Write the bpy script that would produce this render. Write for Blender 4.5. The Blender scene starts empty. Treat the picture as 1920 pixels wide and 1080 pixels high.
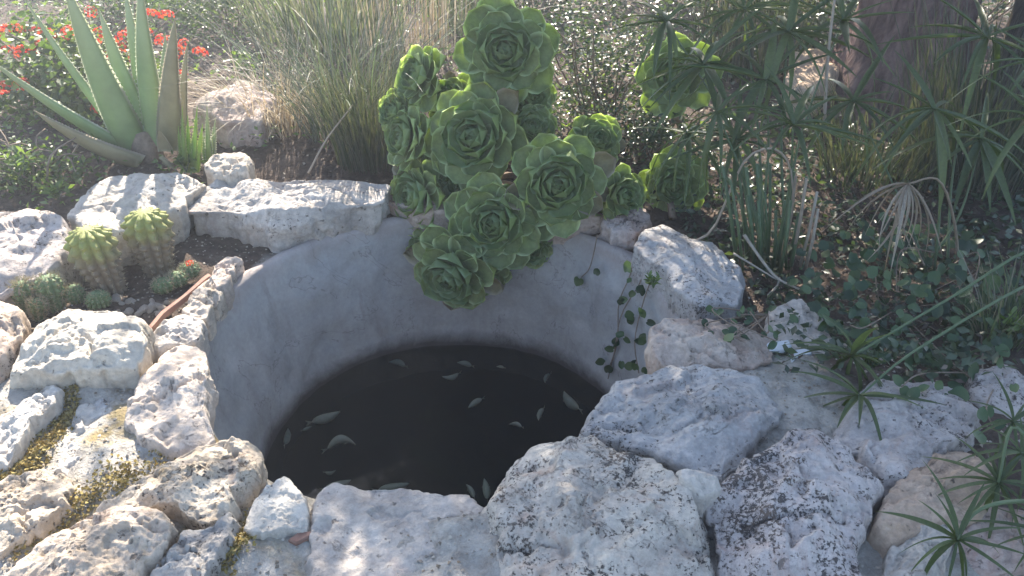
import bpy, math, random
import numpy as np
from mathutils import Vector, Matrix, Quaternion

random.seed(7)
RNG = np.random.default_rng(7)
SC = bpy.context.scene
COL = SC.collection
R = math.radians

# ------------------------------------------------------------------ camera
CAM_H, PITCH, F = 1.5, R(33.0), 1507.0
cam = bpy.data.cameras.new('camera')
cam.sensor_width = 36.0
cam.lens = 36.0 * F / 1920.0
cam.clip_start, cam.clip_end = 0.02, 600
camo = bpy.data.objects.new('camera', cam)
COL.objects.link(camo)
camo.location = (0, 0, CAM_H)
camo.rotation_euler = (math.pi / 2 - PITCH, 0, 0)
SC.camera = camo

# ------------------------------------------------------------------ sky, sun, exposure
SUN_AZ, SUN_EL = R(-8.0), R(34.0)
SUN_DIR = Vector((math.sin(SUN_AZ) * math.cos(SUN_EL), math.cos(SUN_AZ) * math.cos(SUN_EL), math.sin(SUN_EL)))
world = bpy.data.worlds.new("World")
SC.world = world
world.use_nodes = True
wn = world.node_tree
wn.nodes.clear()
sky = wn.nodes.new('ShaderNodeTexSky')
sky.sky_type = 'NISHITA'
sky.sun_disc = False
sky.sun_elevation = SUN_EL
sky.sun_rotation = SUN_AZ
bg = wn.nodes.new('ShaderNodeBackground')
bg.inputs['Strength'].default_value = 0.11
wo = wn.nodes.new('ShaderNodeOutputWorld')
wn.links.new(sky.outputs['Color'], bg.inputs['Color'])
wn.links.new(bg.outputs['Background'], wo.inputs['Surface'])
sun = bpy.data.lights.new('sun', 'SUN')
sun.energy = 5.0
sun.angle = R(0.5)
sun.color = (1.0, 0.91, 0.78)
suno = bpy.data.objects.new('sun', sun)
COL.objects.link(suno)
suno.rotation_euler = SUN_DIR.to_track_quat('Z', 'Y').to_euler()
suno.location = (-2, 12, 9)
SC.view_settings.view_transform = 'Standard'
SC.view_settings.look = 'None'
SC.view_settings.gamma = 1.0
SC.view_settings.use_curve_mapping = False
SC.view_settings.exposure = 2.05
SC.cycles.max_bounces = 8
SC.cycles.transparent_max_bounces = 12

GLARE_HAZE_DENSITY, GLARE_HAZE_ANISO = 0.013, 0.48

# ------------------------------------------------------------------ helpers
CP, SP = math.cos(PITCH), math.sin(PITCH)

def ray(u, v):
    a, b = (u - 960) / F, (540 - v) / F
    return Vector((a, CP + b * SP, -SP + b * CP))

def at(u, v, z=0.0):
    r = ray(u, v)
    t = (z - CAM_H) / r.z
    return Vector((r.x * t, r.y * t, z))

def aty(u, v, y):
    r = ray(u, v)
    t = y / r.y
    return Vector((r.x * t, y, CAM_H + r.z * t))

def pxm(p):
    """metres per pixel of the photograph at a world point"""
    return (p.y * CP + (CAM_H - p.z) * SP) / F

PC = at(830, 0, 0); PC = Vector((-0.215, 2.115, 0.0))      # pond centre
PR, PRW, ZW = 0.745, 0.672, -0.60                         # rim radius, radius at the water line, water level

def rad_at(z):
    return PR + (PRW - PR) * (z / ZW)

def onwall(u, v, off=0.01):
    lo, hi = -1.2, 0.05
    for _ in range(40):
        m = (lo + hi) / 2
        p = at(u, v, m)
        d = (p.xy - PC.xy).length - (rad_at(m) - off)
        if d > 0: lo = m
        else: hi = m
    return at(u, v, (lo + hi) / 2)

def _hash(ix, iy, iz, seed):
    h = (ix * 374761393 + iy * 668265263 + iz * 2147483647 + seed * 974634777) & 0xFFFFFFFF
    h = ((h ^ (h >> 13)) * 1274126177) & 0xFFFFFFFF
    h = ((h ^ (h >> 16)) * 2246822519) & 0xFFFFFFFF
    return ((h ^ (h >> 15)) & 0xFFFFFF) / float(0xFFFFFF)

def vnoise(P, seed=0):
    P = np.asarray(P, dtype=np.float64)
    I = np.floor(P).astype(np.int64)
    f = P - I
    f = f * f * f * (f * (f * 6 - 15) + 10)
    out = 0
    for dx in (0, 1):
        wx = f[:, 0] if dx else 1 - f[:, 0]
        for dy in (0, 1):
            wy = f[:, 1] if dy else 1 - f[:, 1]
            for dz in (0, 1):
                wz = f[:, 2] if dz else 1 - f[:, 2]
                out = out + wx * wy * wz * _hash(I[:, 0] + dx, I[:, 1] + dy, I[:, 2] + dz, seed)
    return out * 2 - 1

def fbm(P, seed=0, octaves=4, gain=0.5):
    P = np.asarray(P, dtype=np.float64)
    a, s, out = 1.0, 1.0, 0
    for o in range(octaves):
        out = out + a * vnoise(P * s + o * 17.3, seed + o)
        a *= gain; s *= 2.03
    return out

def ridged(P, seed=0, octaves=3):
    P = np.asarray(P, dtype=np.float64)
    a, s, out = 1.0, 1.0, 0
    for o in range(octaves):
        out = out + a * (1 - np.abs(vnoise(P * s + o * 11.7, seed + o)))
        a *= 0.5; s *= 2.1
    return out / 1.75

def make_mesh(name, V, faces, mat, smooth=True, uv=None):
    me = bpy.data.meshes.new(name)
    V = np.asarray(V, dtype=np.float32)
    if isinstance(faces, np.ndarray):
        k = faces.shape[1]
        n = faces.shape[0]
        me.vertices.add(len(V)); me.vertices.foreach_set('co', V.ravel())
        me.loops.add(n * k); me.loops.foreach_set('vertex_index', faces.astype(np.int32).ravel())
        me.polygons.add(n)
        me.polygons.foreach_set('loop_start', np.arange(0, n * k, k, dtype=np.int32))
        me.update(calc_edges=True)
        me.validate()
    else:
        me.from_pydata(V.tolist(), [], faces)
    if smooth:
        me.polygons.foreach_set('use_smooth', np.ones(len(me.polygons), dtype=bool))
    if uv is not None:
        lay = me.uv_layers.new(name='UVMap')
        li = np.zeros(len(me.loops), dtype=np.int32)
        me.loops.foreach_get('vertex_index', li)
        lay.data.foreach_set('uv', np.asarray(uv, dtype=np.float32)[li].ravel())
    if mat is not None:
        me.materials.append(mat)
    me.update()
    return me

def link(name, data, parent=None, loc=None, matrix=None):
    o = bpy.data.objects.new(name, data)
    COL.objects.link(o)
    if parent is not None: o.parent = parent
    if matrix is not None: o.matrix_local = matrix
    elif loc is not None: o.location = loc
    return o

def tag(o, label=None, cat=None, group=None, kind=None):
    if label: o['label'] = label
    if cat: o['category'] = cat
    if group: o['group'] = group
    if kind: o['kind'] = kind
    return o

def thing(name, loc, label, cat, group=None):
    return tag(link(name, None, None, loc), label, cat, group)

class MB:
    """collects shapes into one mesh; positions are world, made local to an origin on build"""
    def __init__(self): self.V, self.Fc, self.UV, self.n = [], [], [], 0
    def add(self, V, faces, uv=None):
        V = np.asarray(V, dtype=np.float64)
        self.V.append(V)
        self.Fc += [tuple(int(i) + self.n for i in f) for f in faces]
        self.UV.append(np.zeros((len(V), 2)) if uv is None else np.asarray(uv))
        self.n += len(V)
    def tube(self, pts, rad, n=6, cap=True):
        pts = [Vector(p) for p in pts]
        m = len(pts)
        rad = list(rad) if hasattr(rad, '__len__') else [rad] * m
        V, Fc = [], []
        prev = None
        for i, p in enumerate(pts):
            t = (pts[min(i + 1, m - 1)] - pts[max(i - 1, 0)]).normalized()
            if prev is None:
                a = t.orthogonal().normalized()
            else:
                a = (prev - t * prev.dot(t))
                a = a.normalized() if a.length > 1e-6 else t.orthogonal().normalized()
            prev = a
            b = t.cross(a)
            for k in range(n):
                w = 2 * math.pi * k / n
                V.append(p + (a * math.cos(w) + b * math.sin(w)) * rad[i])
        for i in range(m - 1):
            for k in range(n):
                k2 = (k + 1) % n
                Fc.append((i * n + k, i * n + k2, (i + 1) * n + k2, (i + 1) * n + k))
        if cap:
            Fc.append(tuple(range(n - 1, -1, -1)))
            Fc.append(tuple((m - 1) * n + k for k in range(n)))
        self.add([tuple(v) for v in V], Fc)
    def build(self, name, mat, parent=None, origin=None, smooth=True, uv=False):
        V = np.concatenate(self.V)
        if origin is not None: V = V - np.array(origin)[None, :]
        me = make_mesh(name, V, self.Fc, mat, smooth, np.concatenate(self.UV) if uv else None)
        return link(name, me, parent, None if (origin is None or parent is not None) else origin)

def spline(pts, n):
    """Catmull-Rom through the points, n samples"""
    P = [Vector(p) for p in pts]
    P = [P[0] * 2 - P[1]] + P + [P[-1] * 2 - P[-2]]
    out = []
    segs = len(P) - 3
    for i in range(n):
        s = i / (n - 1) * segs
        k = min(int(s), segs - 1)
        t = s - k
        a, b, c, d = P[k:k + 4]
        out.append(0.5 * ((2 * b) + (c - a) * t + (2 * a - 5 * b + 4 * c - d) * t * t + (3 * b - a - 3 * c + d) * t ** 3))
    return out

# ------------------------------------------------------------------ materials
class NT:
    def __init__(self, name):
        self.m = bpy.data.materials.new(name)
        self.m.use_nodes = True
        self.t = self.m.node_tree
        self.t.nodes.clear()
        self.out = self.n('ShaderNodeOutputMaterial')
    def n(self, typ, **kw):
        nd = self.t.nodes.new(typ)
        for k, v in kw.items():
            if k.startswith('i_'):
                nd.inputs[k[2:].replace('_', ' ')].default_value = v
            else: setattr(nd, k, v)
        return nd
    def l(self, a, b): self.t.links.new(a, b)
    def noise(self, vec, scale, detail=4, rough=0.55, dist=0.0):
        nd = self.n('ShaderNodeTexNoise')
        nd.inputs['Scale'].default_value = scale
        nd.inputs['Detail'].default_value = detail
        nd.inputs['Roughness'].default_value = rough
        nd.inputs['Distortion'].default_value = dist
        if vec is not None: self.l(vec, nd.inputs['Vector'])
        return nd.outputs['Fac']
    def ramp(self, fac, stops, interp='LINEAR'):
        nd = self.n('ShaderNodeValToRGB')
        cr = nd.color_ramp
        cr.interpolation = interp
        while len(cr.elements) < len(stops): cr.elements.new(0.5)
        for e, (p, c) in zip(cr.elements, stops):
            e.position = p
            e.color = (c, c, c, 1) if not hasattr(c, '__len__') else (*c, 1)
        self.l(fac, nd.inputs['Fac'])
        return nd.outputs['Color']
    def mix(self, fac, a, b, blend='MIX'):
        nd = self.n('ShaderNodeMix', data_type='RGBA', blend_type=blend)
        for s, v in ((nd.inputs[0], fac), (nd.inputs[6], a), (nd.inputs[7], b)):
            if hasattr(v, 'links') or hasattr(v, 'is_linked'): self.l(v, s)
            elif hasattr(v, '__len__'): s.default_value = (*v, 1)
            else: s.default_value = v
        return nd.outputs[2]
    def math(self, op, a, b=0.0, c=None):
        nd = self.n('ShaderNodeMath', operation=op)
        for s, v in zip(nd.inputs, (a, b, c)):
            if v is None: continue
            if hasattr(v, 'is_linked'): self.l(v, s)
            else: s.default_value = v
        return nd.outputs[0]
    def coords(self, rnd=True):
        tc = self.n('ShaderNodeTexCoord')
        if not rnd: return tc.outputs['Object']
        oi = self.n('ShaderNodeObjectInfo')
        mu = self.math('MULTIPLY', oi.outputs['Random'], 37.0)
        va = self.n('ShaderNodeVectorMath', operation='ADD')
        self.l(tc.outputs['Object'], va.inputs[0]); self.l(mu, va.inputs[1])
        return va.outputs[0]
    def bump(self, h, strength=0.5, dist=0.01, normal=None):
        nd = self.n('ShaderNodeBump')
        nd.inputs['Strength'].default_value = strength
        nd.inputs['Distance'].default_value = dist
        self.l(h, nd.inputs['Height'])
        if normal is not None: self.l(normal, nd.inputs['Normal'])
        return nd.outputs['Normal']
    def principled(self, color, rough=0.8, normal=None, spec=0.5):
        p = self.n('ShaderNodeBsdfPrincipled')
        if hasattr(color, 'is_linked'): self.l(color, p.inputs['Base Color'])
        else: p.inputs['Base Color'].default_value = (*color, 1)
        if hasattr(rough, 'is_linked'): self.l(rough, p.inputs['Roughness'])
        else: p.inputs['Roughness'].default_value = rough
        p.inputs['Specular IOR Level'].default_value = spec
        if normal is not None: self.l(normal, p.inputs['Normal'])
        return p.outputs[0]
    def surface(self, s): self.l(s, self.out.inputs['Surface']); return self.m

def rock_mat(name, base=((.30, .275, .25), (.46, .42, .37), (.56, .52, .46)), lichen=0.3, ochre=0.1, pink=0.15, pits=0.4):
    t = NT(name)
    c = t.coords()
    n1 = t.noise(c, 5.5, 7, 0.62, 0.4)
    col = t.ramp(n1, [(0.30, base[0]), (0.5, base[1]), (0.68, base[2])])
    # broad pink and ochre stains
    pk = t.ramp(t.noise(c, 8.0, 5, 0.65, 1.0), [(0.60 - pink * .25, 0.0), (0.72, 1.0)])
    col = t.mix(t.math('MULTIPLY', pk, min(1, pink * 3)), col, (.40, .27, .22))
    oc = t.ramp(t.noise(c, 10.0, 6, 0.7, 0.6), [(0.64 - ochre * .2, 0.0), (0.74, 1.0)])
    col = t.mix(t.math('MULTIPLY', oc, min(1, ochre * 3)), col, (.28, .20, .09))
    # fine mottling
    mo = t.noise(c, 55, 5, 0.7)
    col = t.mix(0.35, col, t.ramp(mo, [(0.35, .25), (0.62, .95)]), 'MULTIPLY')
    # each stone has its own tint
    oi = t.n('ShaderNodeObjectInfo')
    tint = t.ramp(oi.outputs['Random'], [(0.0, (1.0, .93, .80)), (0.35, (1.0, .88, .82)), (0.65, (.96, .95, .95)), (1.0, (1.0, .95, .86))])
    col = t.mix(1.0, col, tint, 'MULTIPLY')
    gain = t.n('ShaderNodeHueSaturation'); gain.inputs['Value'].default_value = 1.17; gain.inputs['Saturation'].default_value = .85
    t.l(col, gain.inputs['Color']); col = gain.outputs['Color']
    # dark crust of lichen: specks that thicken into patches
    big = t.math('SUBTRACT', t.noise(c, 4.5, 5, 0.65, 0.6), 0.5)
    spk = t.math('ADD', t.math('MULTIPLY', t.noise(c, 120, 5, 0.7, 0.2), 0.64), t.math('MULTIPLY', t.noise(c, 34, 5, 0.65, 0.2), 0.36))
    li = t.ramp(t.math('ADD', spk, t.math('MULTIPLY', big, 0.42)), [(0.665 - lichen * .20, 0.0), (0.70 - lichen * .19, 1.0)])
    brown = t.ramp(t.noise(c, 14, 3, .5), [(0.45, (.035, .032, .033)), (0.68, (.10, .068, .05))])
    col = t.mix(t.math('MULTIPLY', li, 0.88), col, brown)
    # pits and thin cracks
    pt = t.ramp(t.noise(c, 42, 3, 0.55, 0.2), [(0.26 + pits * .05, 1.0), (0.33 + pits * .05, 0.0)])
    ck = t.ramp(t.math('ABSOLUTE', t.math('SUBTRACT', t.noise(c, 4.2, 7, 0.68, 1.2), 0.5)), [(0.0, 1.0), (0.006, 0.0)])
    ck = t.math('MULTIPLY', ck, t.ramp(t.noise(c, 5, 2), [(0.5, 0.0), (0.62, 1.0)]))
    dark = t.math('MAXIMUM', t.math('MULTIPLY', pt, 0.75), t.math('MULTIPLY', ck, 0.6))
    col = t.mix(dark, col, (.10, .085, .075))
    h = t.math('ADD', t.math('MULTIPLY', t.noise(c, 15, 9, 0.70), 1.1), t.math('MULTIPLY', t.noise(c, 90, 5, 0.7), 0.40))
    h = t.math('SUBTRACT', h, t.math('MULTIPLY', dark, 0.55))
    h = t.math('SUBTRACT', h, t.math('MULTIPLY', li, 0.12))
    return t.surface(t.principled(col, 0.92, t.bump(h, 0.95, 0.012), 0.2))

def leaf_mat(name, cols, transl=0.35, rough=0.5, tcol=None, spec=0.4, island=True, edge=None, grain=40, bump=0.0, tipcol=None):
    t = NT(name)
    if island:
        g = t.n('ShaderNodeNewGeometry')
        fac = g.outputs['Random Per Island']
    else:
        oi = t.n('ShaderNodeObjectInfo')
        fac = oi.outputs['Random']
    k = len(cols)
    col = t.ramp(fac, [(i / max(1, k - 1), c) for i, c in enumerate(cols)])
    cc = t.coords(False)
    nz = t.noise(cc, grain, 4, 0.6)
    col = t.mix(0.5, col, t.ramp(nz, [(0.3, .45), (0.7, 1.0)]), 'MULTIPLY')
    if edge is not None or tipcol is not None:
        uvn = t.n('ShaderNodeUVMap')
        sx = t.n('ShaderNodeSeparateXYZ')
        t.l(uvn.outputs['UV'], sx.inputs[0])
        if edge is not None:
            col = t.mix(t.ramp(sx.outputs['X'], [(0.76, 0.0), (0.97, 0.9)]), col, edge)
        if tipcol is not None:
            col = t.mix(t.ramp(sx.outputs['Y'], [(0.5, 0.0), (1.0, 1.0)]), col, tipcol)
    nrm = t.bump(t.noise(cc, grain * 2, 4, .6), bump, 0.004) if bump else None
    p = t.principled(col, rough, nrm, spec)
    if transl <= 0: return t.surface(p)
    tr = t.n('ShaderNodeBsdfTranslucent')
    t.l(t.mix(1.0, col, tcol or (1.5, 1.7, .7), 'MULTIPLY'), tr.inputs['Color'])
    ms = t.n('ShaderNodeMixShader')
    ms.inputs[0].default_value = transl
    t.l(p, ms.inputs[1]); t.l(tr.outputs[0], ms.inputs[2])
    return t.surface(ms.outputs[0])

def plain_mat(name, c1, c2, scale=20, rough=0.8, bump=0.4, dist=0.005, detail=6):
    t = NT(name)
    c = t.coords()
    nz = t.noise(c, scale, detail, 0.65, 0.3)
    col = t.ramp(nz, [(0.3, c1), (0.7, c2)])
    return t.surface(t.principled(col, rough, t.bump(nz, bump, dist), 0.25))

M = {}
M['rock'] = rock_mat('pale_limestone', lichen=0.12, ochre=0.12, pink=0.12)
M['rock_white'] = rock_mat('white_limestone', ((.38, .35, .31), (.52, .48, .42), (.61, .57, .50)), lichen=0.10, ochre=0.06, pink=0.06, pits=0.2)
M['rock_lichen'] = rock_mat('lichen_limestone', ((.33, .31, .30), (.47, .445, .43), (.54, .52, .49)), lichen=0.70, ochre=0.12, pink=0.22, pits=0.7)
M['rock_grey'] = rock_mat('grey_limestone', ((.30, .285, .275), (.42, .40, .38), (.50, .48, .46)), lichen=0.46, ochre=0.10, pink=0.15)
M['rock_ochre'] = rock_mat('weathered_limestone', ((.28, .235, .18), (.46, .41, .34), (.57, .53, .46)), lichen=0.40, ochre=0.55, pink=0.2, pits=0.8)
M['rock_pink'] = rock_mat('pink_limestone', ((.34, .26, .22), (.46, .38, .34), (.52, .46, .42)), lichen=0.2, ochre=0.15, pink=0.4)
M['rock_tan'] = rock_mat('tan_sandstone', ((.36, .25, .18), (.46, .34, .255), (.53, .42, .33)), lichen=0.12, ochre=0.2, pink=0.2, pits=0.3)
M['clay'] = plain_mat('terracotta', (.20, .10, .075), (.33, .20, .15), 30)
M['tile'] = plain_mat('glazed_shard', (.55, .58, .62), (.68, .70, .72), 9, 0.25, 0.1)
def bark_mat(name, c1, c2, c3):
    t = NT(name)
    c = t.coords(False)
    mp = t.n('ShaderNodeMapping'); mp.inputs['Scale'].default_value = (16, 16, 3.2)
    t.l(c, mp.inputs['Vector'])
    g = t.noise(mp.outputs[0], 1.0, 8, .68, .9)
    col = t.ramp(g, [(.34, c1), (.52, c2), (.70, c3)])
    col = t.mix(.4, col, t.ramp(t.noise(c, 5, 5, .6), [(.35, .4), (.65, 1)]), 'MULTIPLY')
    h = t.math('ADD', g, t.math('MULTIPLY', t.noise(c, 60, 5, .7), .25))
    return t.surface(t.principled(col, .95, t.bump(h, 1.0, .04), .15))
M['bark'] = bark_mat('grey_bark', (.04, .03, .028), (.13, .105, .09), (.23, .19, .165))
M['bark_red'] = bark_mat('reddish_bark', (.09, .055, .05), (.22, .14, .125), (.34, .235, .21))
M['stem'] = plain_mat('woody_stem', (.14, .10, .07), (.28, .22, .17), 40, 0.9, 0.6)
M['straw'] = leaf_mat('straw', [(.34, .27, .18), (.52, .44, .33), (.60, .55, .46)], 0.25, 0.7, (1, .9, .7))
M['straw_obj'] = leaf_mat('dry_leaf', [(.30, .23, .16), (.42, .35, .28), (.48, .42, .35)], 0.2, 0.7, (1, .9, .7), island=False)
M['aeonium'] = leaf_mat('aeonium_leaf', [(.255, .315, .14), (.315, .375, .17), (.37, .43, .20)], 0.38, 0.6, (1.6, 1.7, .6), 0.35, island=False, edge=(.54, .61, .40), grain=14)
M['aeonium_bud'] = leaf_mat('aeonium_bud_leaf', [(.26, .345, .16), (.33, .42, .20)], 0.38, 0.6, (1.6, 1.7, .6), 0.35, edge=(.36, .44, .28), grain=14)
M['aloe'] = leaf_mat('aloe_leaf', [(.23, .33, .14), (.27, .37, .165)], 0.14, 0.45, (1.2, 1.4, .7), 0.4, island=False, edge=(.60, .60, .48), grain=9, tipcol=(.34, .36, .20))
M['aloe_dry'] = leaf_mat('aloe_dry_leaf', [(.28, .25, .14), (.33, .28, .17)], 0.08, 0.6, None, 0.3, island=False, edge=(.42, .36, .28), grain=14)
M['aloe_young'] = leaf_mat('young_aloe_leaf', [(.20, .30, .06), (.26, .36, .10), (.15, .28, .11)], 0.35, 0.45, (1.5, 1.6, .5), 0.4, island=False, edge=(.42, .45, .22), grain=14)
M['sedge'] = leaf_mat('sedge_leaf', [(.06, .085, .035), (.085, .115, .048), (.115, .145, .06)], 0.30, 0.42, (1.5, 1.8, .5), 0.4, island=False, grain=30)
M['sedge_stem'] = leaf_mat('sedge_stem', [(.09, .14, .07), (.13, .18, .09)], 0.10, 0.5, None, 0.4, island=False, grain=30)
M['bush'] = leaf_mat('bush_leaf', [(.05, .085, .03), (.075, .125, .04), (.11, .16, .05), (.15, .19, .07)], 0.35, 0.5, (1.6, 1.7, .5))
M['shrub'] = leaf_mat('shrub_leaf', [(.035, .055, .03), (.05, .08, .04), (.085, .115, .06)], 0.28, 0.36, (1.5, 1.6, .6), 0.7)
M['crown'] = leaf_mat('tree_leaf', [(.04, .07, .03), (.06, .10, .04), (.09, .13, .05)], 0.3, 0.45)
M['reed'] = leaf_mat('reed_blade', [(.07, .09, .05), (.11, .14, .07), (.16, .18, .09), (.18, .165, .13), (.26, .23, .19)], 0.34, 0.5, (1.15, 1.35, .75))
M['reed_grey'] = leaf_mat('grey_reed_blade', [(.08, .105, .07), (.115, .145, .10), (.15, .155, .135), (.20, .185, .17), (.12, .18, .08)], 0.28, 0.55, (1.05, 1.15, .85))
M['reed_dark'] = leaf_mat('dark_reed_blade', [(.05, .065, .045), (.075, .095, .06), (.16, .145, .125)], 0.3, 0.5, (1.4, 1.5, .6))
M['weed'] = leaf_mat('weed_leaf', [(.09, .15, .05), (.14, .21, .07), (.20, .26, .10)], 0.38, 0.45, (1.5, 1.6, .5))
M['ivy'] = leaf_mat('ivy_leaf', [(.02, .045, .02), (.035, .075, .03), (.06, .11, .04), (.10, .15, .06)], 0.2, 0.45, None, 0.5, island=False, grain=25)
M['flower_red'] = leaf_mat('red_petal', [(.62, .035, .03), (.70, .08, .04), (.72, .20, .05)], 0.35, 0.6, (1.2, .9, .8))
M['litter'] = leaf_mat('dead_leaf', [(.07, .05, .04), (.15, .11, .085), (.28, .22, .17), (.42, .36, .29)], 0.1, 0.7, (1, .9, .8))
M['grit'] = leaf_mat('grit', [(.18, .14, .10), (.34, .30, .25), (.48, .44, .38), (.28, .20, .13)], 0.0, 0.95)
M['moss'] = leaf_mat('moss', [(.17, .13, .04), (.28, .21, .06), (.36, .29, .10), (.30, .25, .15)], 0.1, 0.9, (1.2, 1, .6))
M['spine'] = leaf_mat('cactus_spine', [(.30, .24, .15), (.46, .42, .30)], 0.1, 0.6, (1, 1, .8))
M['fish'] = plain_mat('fish_scales', (.58, .53, .40), (.74, .69, .56), 30, 0.6, 0.1)
M['fish_dim'] = plain_mat('dull_fish_scales', (.34, .36, .30), (.46, .48, .40), 30, 0.4, 0.1)

# ------------------------------------------------------------------ setting: ground, path, basin, water
def ground_z(P):
    P = np.asarray(P, dtype=float)
    P = np.stack([P[:, 0], P[:, 1], np.zeros(len(P))], 1)
    rr = np.hypot(P[:, 0] - PC.x, P[:, 1] - PC.y)
    near = np.clip((rr - 0.76) / 0.12, 0, 1)
    fade = 1 / (1 + (rr / 6) ** 2)
    z = -0.035 + near * fade * (0.022 * fbm(P * 5, 3, 4) + 0.008 * fbm(P * 28, 5, 3))
    bed = np.clip((P[:, 1] - 1.98) / .12, 0, 1) * np.clip((-.98 - P[:, 0]) / .1, 0, 1)
    z = z + .062 * near * np.clip((2.3 - P[:, 1]) / .5, 0, 1) * np.clip((2.2 - rr) / .6, 0, 1) * (1 - .9 * bed)
    z = z + .032 * near * np.clip((P[:, 0] + .35) / .2, 0, 1) * np.clip((2.0 - P[:, 1]) / .3, 0, 1) * np.clip((2.2 - rr) / .6, 0, 1)
    back = np.clip((P[:, 1] - 2.75) / 0.9, 0, 1)
    return z + back * 0.07 + np.clip((P[:, 1] - 4) / 20, 0, 1) * 0.4

def ground():
    na, nr = 360, 150
    th = np.linspace(0, 2 * np.pi, na, endpoint=False)
    k = np.linspace(0, 1, nr)
    rr = np.where(k < 0.55, 0.775 + (k / 0.55) * 1.4, 0)
    k2 = np.clip((k - 0.55) / 0.45, 0, 1)
    rr = np.where(k >= 0.55, 2.152 * np.exp(k2 * math.log(70 / 2.152)), rr)
    RR, TH = np.meshgrid(rr, th, indexing='ij')
    X = PC.x + RR * np.cos(TH); Y = PC.y + RR * np.sin(TH)
    P = np.stack([X.ravel(), Y.ravel(), np.zeros(X.size)], 1)
    z = ground_z(P)
    V = np.stack([P[:, 0] - PC.x, P[:, 1] - PC.y, z], 1)
    i, j = np.meshgrid(np.arange(nr - 1), np.arange(na), indexing='ij')
    j2 = (j + 1) % na
    Fc = np.stack([(i * na + j), ((i + 1) * na + j), ((i + 1) * na + j2), (i * na + j2)], -1).reshape(-1, 4)
    t = NT('soil_and_mortar')
    c = t.coords(False)
    ln = t.n('ShaderNodeVectorMath', operation='LENGTH'); t.l(c, ln.inputs[0])
    sx = t.n('ShaderNodeSeparateXYZ'); t.l(c, sx.inputs[0])
    d = t.math('ADD', ln.outputs['Value'], t.math('MULTIPLY', t.noise(c, 3.5, 4), 0.35))
    # the planted back and right of the pond is soil; the front and left is mortar
    d = t.math('ADD', d, t.math('MULTIPLY', sx.outputs['Y'], 0.85))
    d = t.math('ADD', d, t.math('MULTIPLY', sx.outputs['X'], 0.22))
    bx = t.ramp(t.math('SUBTRACT', 0.0, sx.outputs['X']), [(0.72, 0.0), (0.80, 1.0)])
    by = t.ramp(t.math('ADD', sx.outputs['Y'], 0.5), [(0.36, 0.0), (0.46, 1.0)])
    d = t.math('ADD', d, t.math('MULTIPLY', t.math('MULTIPLY', bx, by), .55))
    f = t.ramp(d, [(0.0, 0.0), (1.0, 1.0)])
    mask = t.ramp(t.math('DIVIDE', d, 2.0), [(0.60, 0.0), (0.68, 1.0)])
    mort = t.ramp(t.noise(c, 24, 8, .7), [(0.3, (.27, .24, .21)), (0.55, (.46, .43, .385)), (0.75, (.58, .55, .51))])
    moss = t.ramp(t.noise(c, 5, 5, .65), [(0.45, 0.0), (0.58, 1.0)])
    left = t.ramp(t.math('ADD', t.math('MULTIPLY', sx.outputs['X'], -0.5), 0.35), [(0.35, 0.0), (0.6, 1.0)])
    mort = t.mix(t.math('MULTIPLY', t.math('MULTIPLY', moss, left), .8), mort, t.ramp(t.noise(c, 60, 5, .7), [(0.35, (.16, .11, .04)), (0.65, (.34, .26, .10))]))
    soil = t.ramp(t.noise(c, 16, 9, .72), [(0.32, (.045, .033, .028)), (0.55, (.11, .082, .066)), (0.75, (.22, .175, .14))])
    col = t.mix(mask, mort, soil)
    h = t.math('ADD', t.noise(c, 30, 8, .7), t.math('MULTIPLY', t.noise(c, 120, 4, .6), .4))
    m = t.surface(t.principled(col, .95, t.bump(h, 1.0, .015), .15))
    return tag(link('ground', make_mesh('ground', V, Fc, m), None, PC), kind='structure')
ground()

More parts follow.
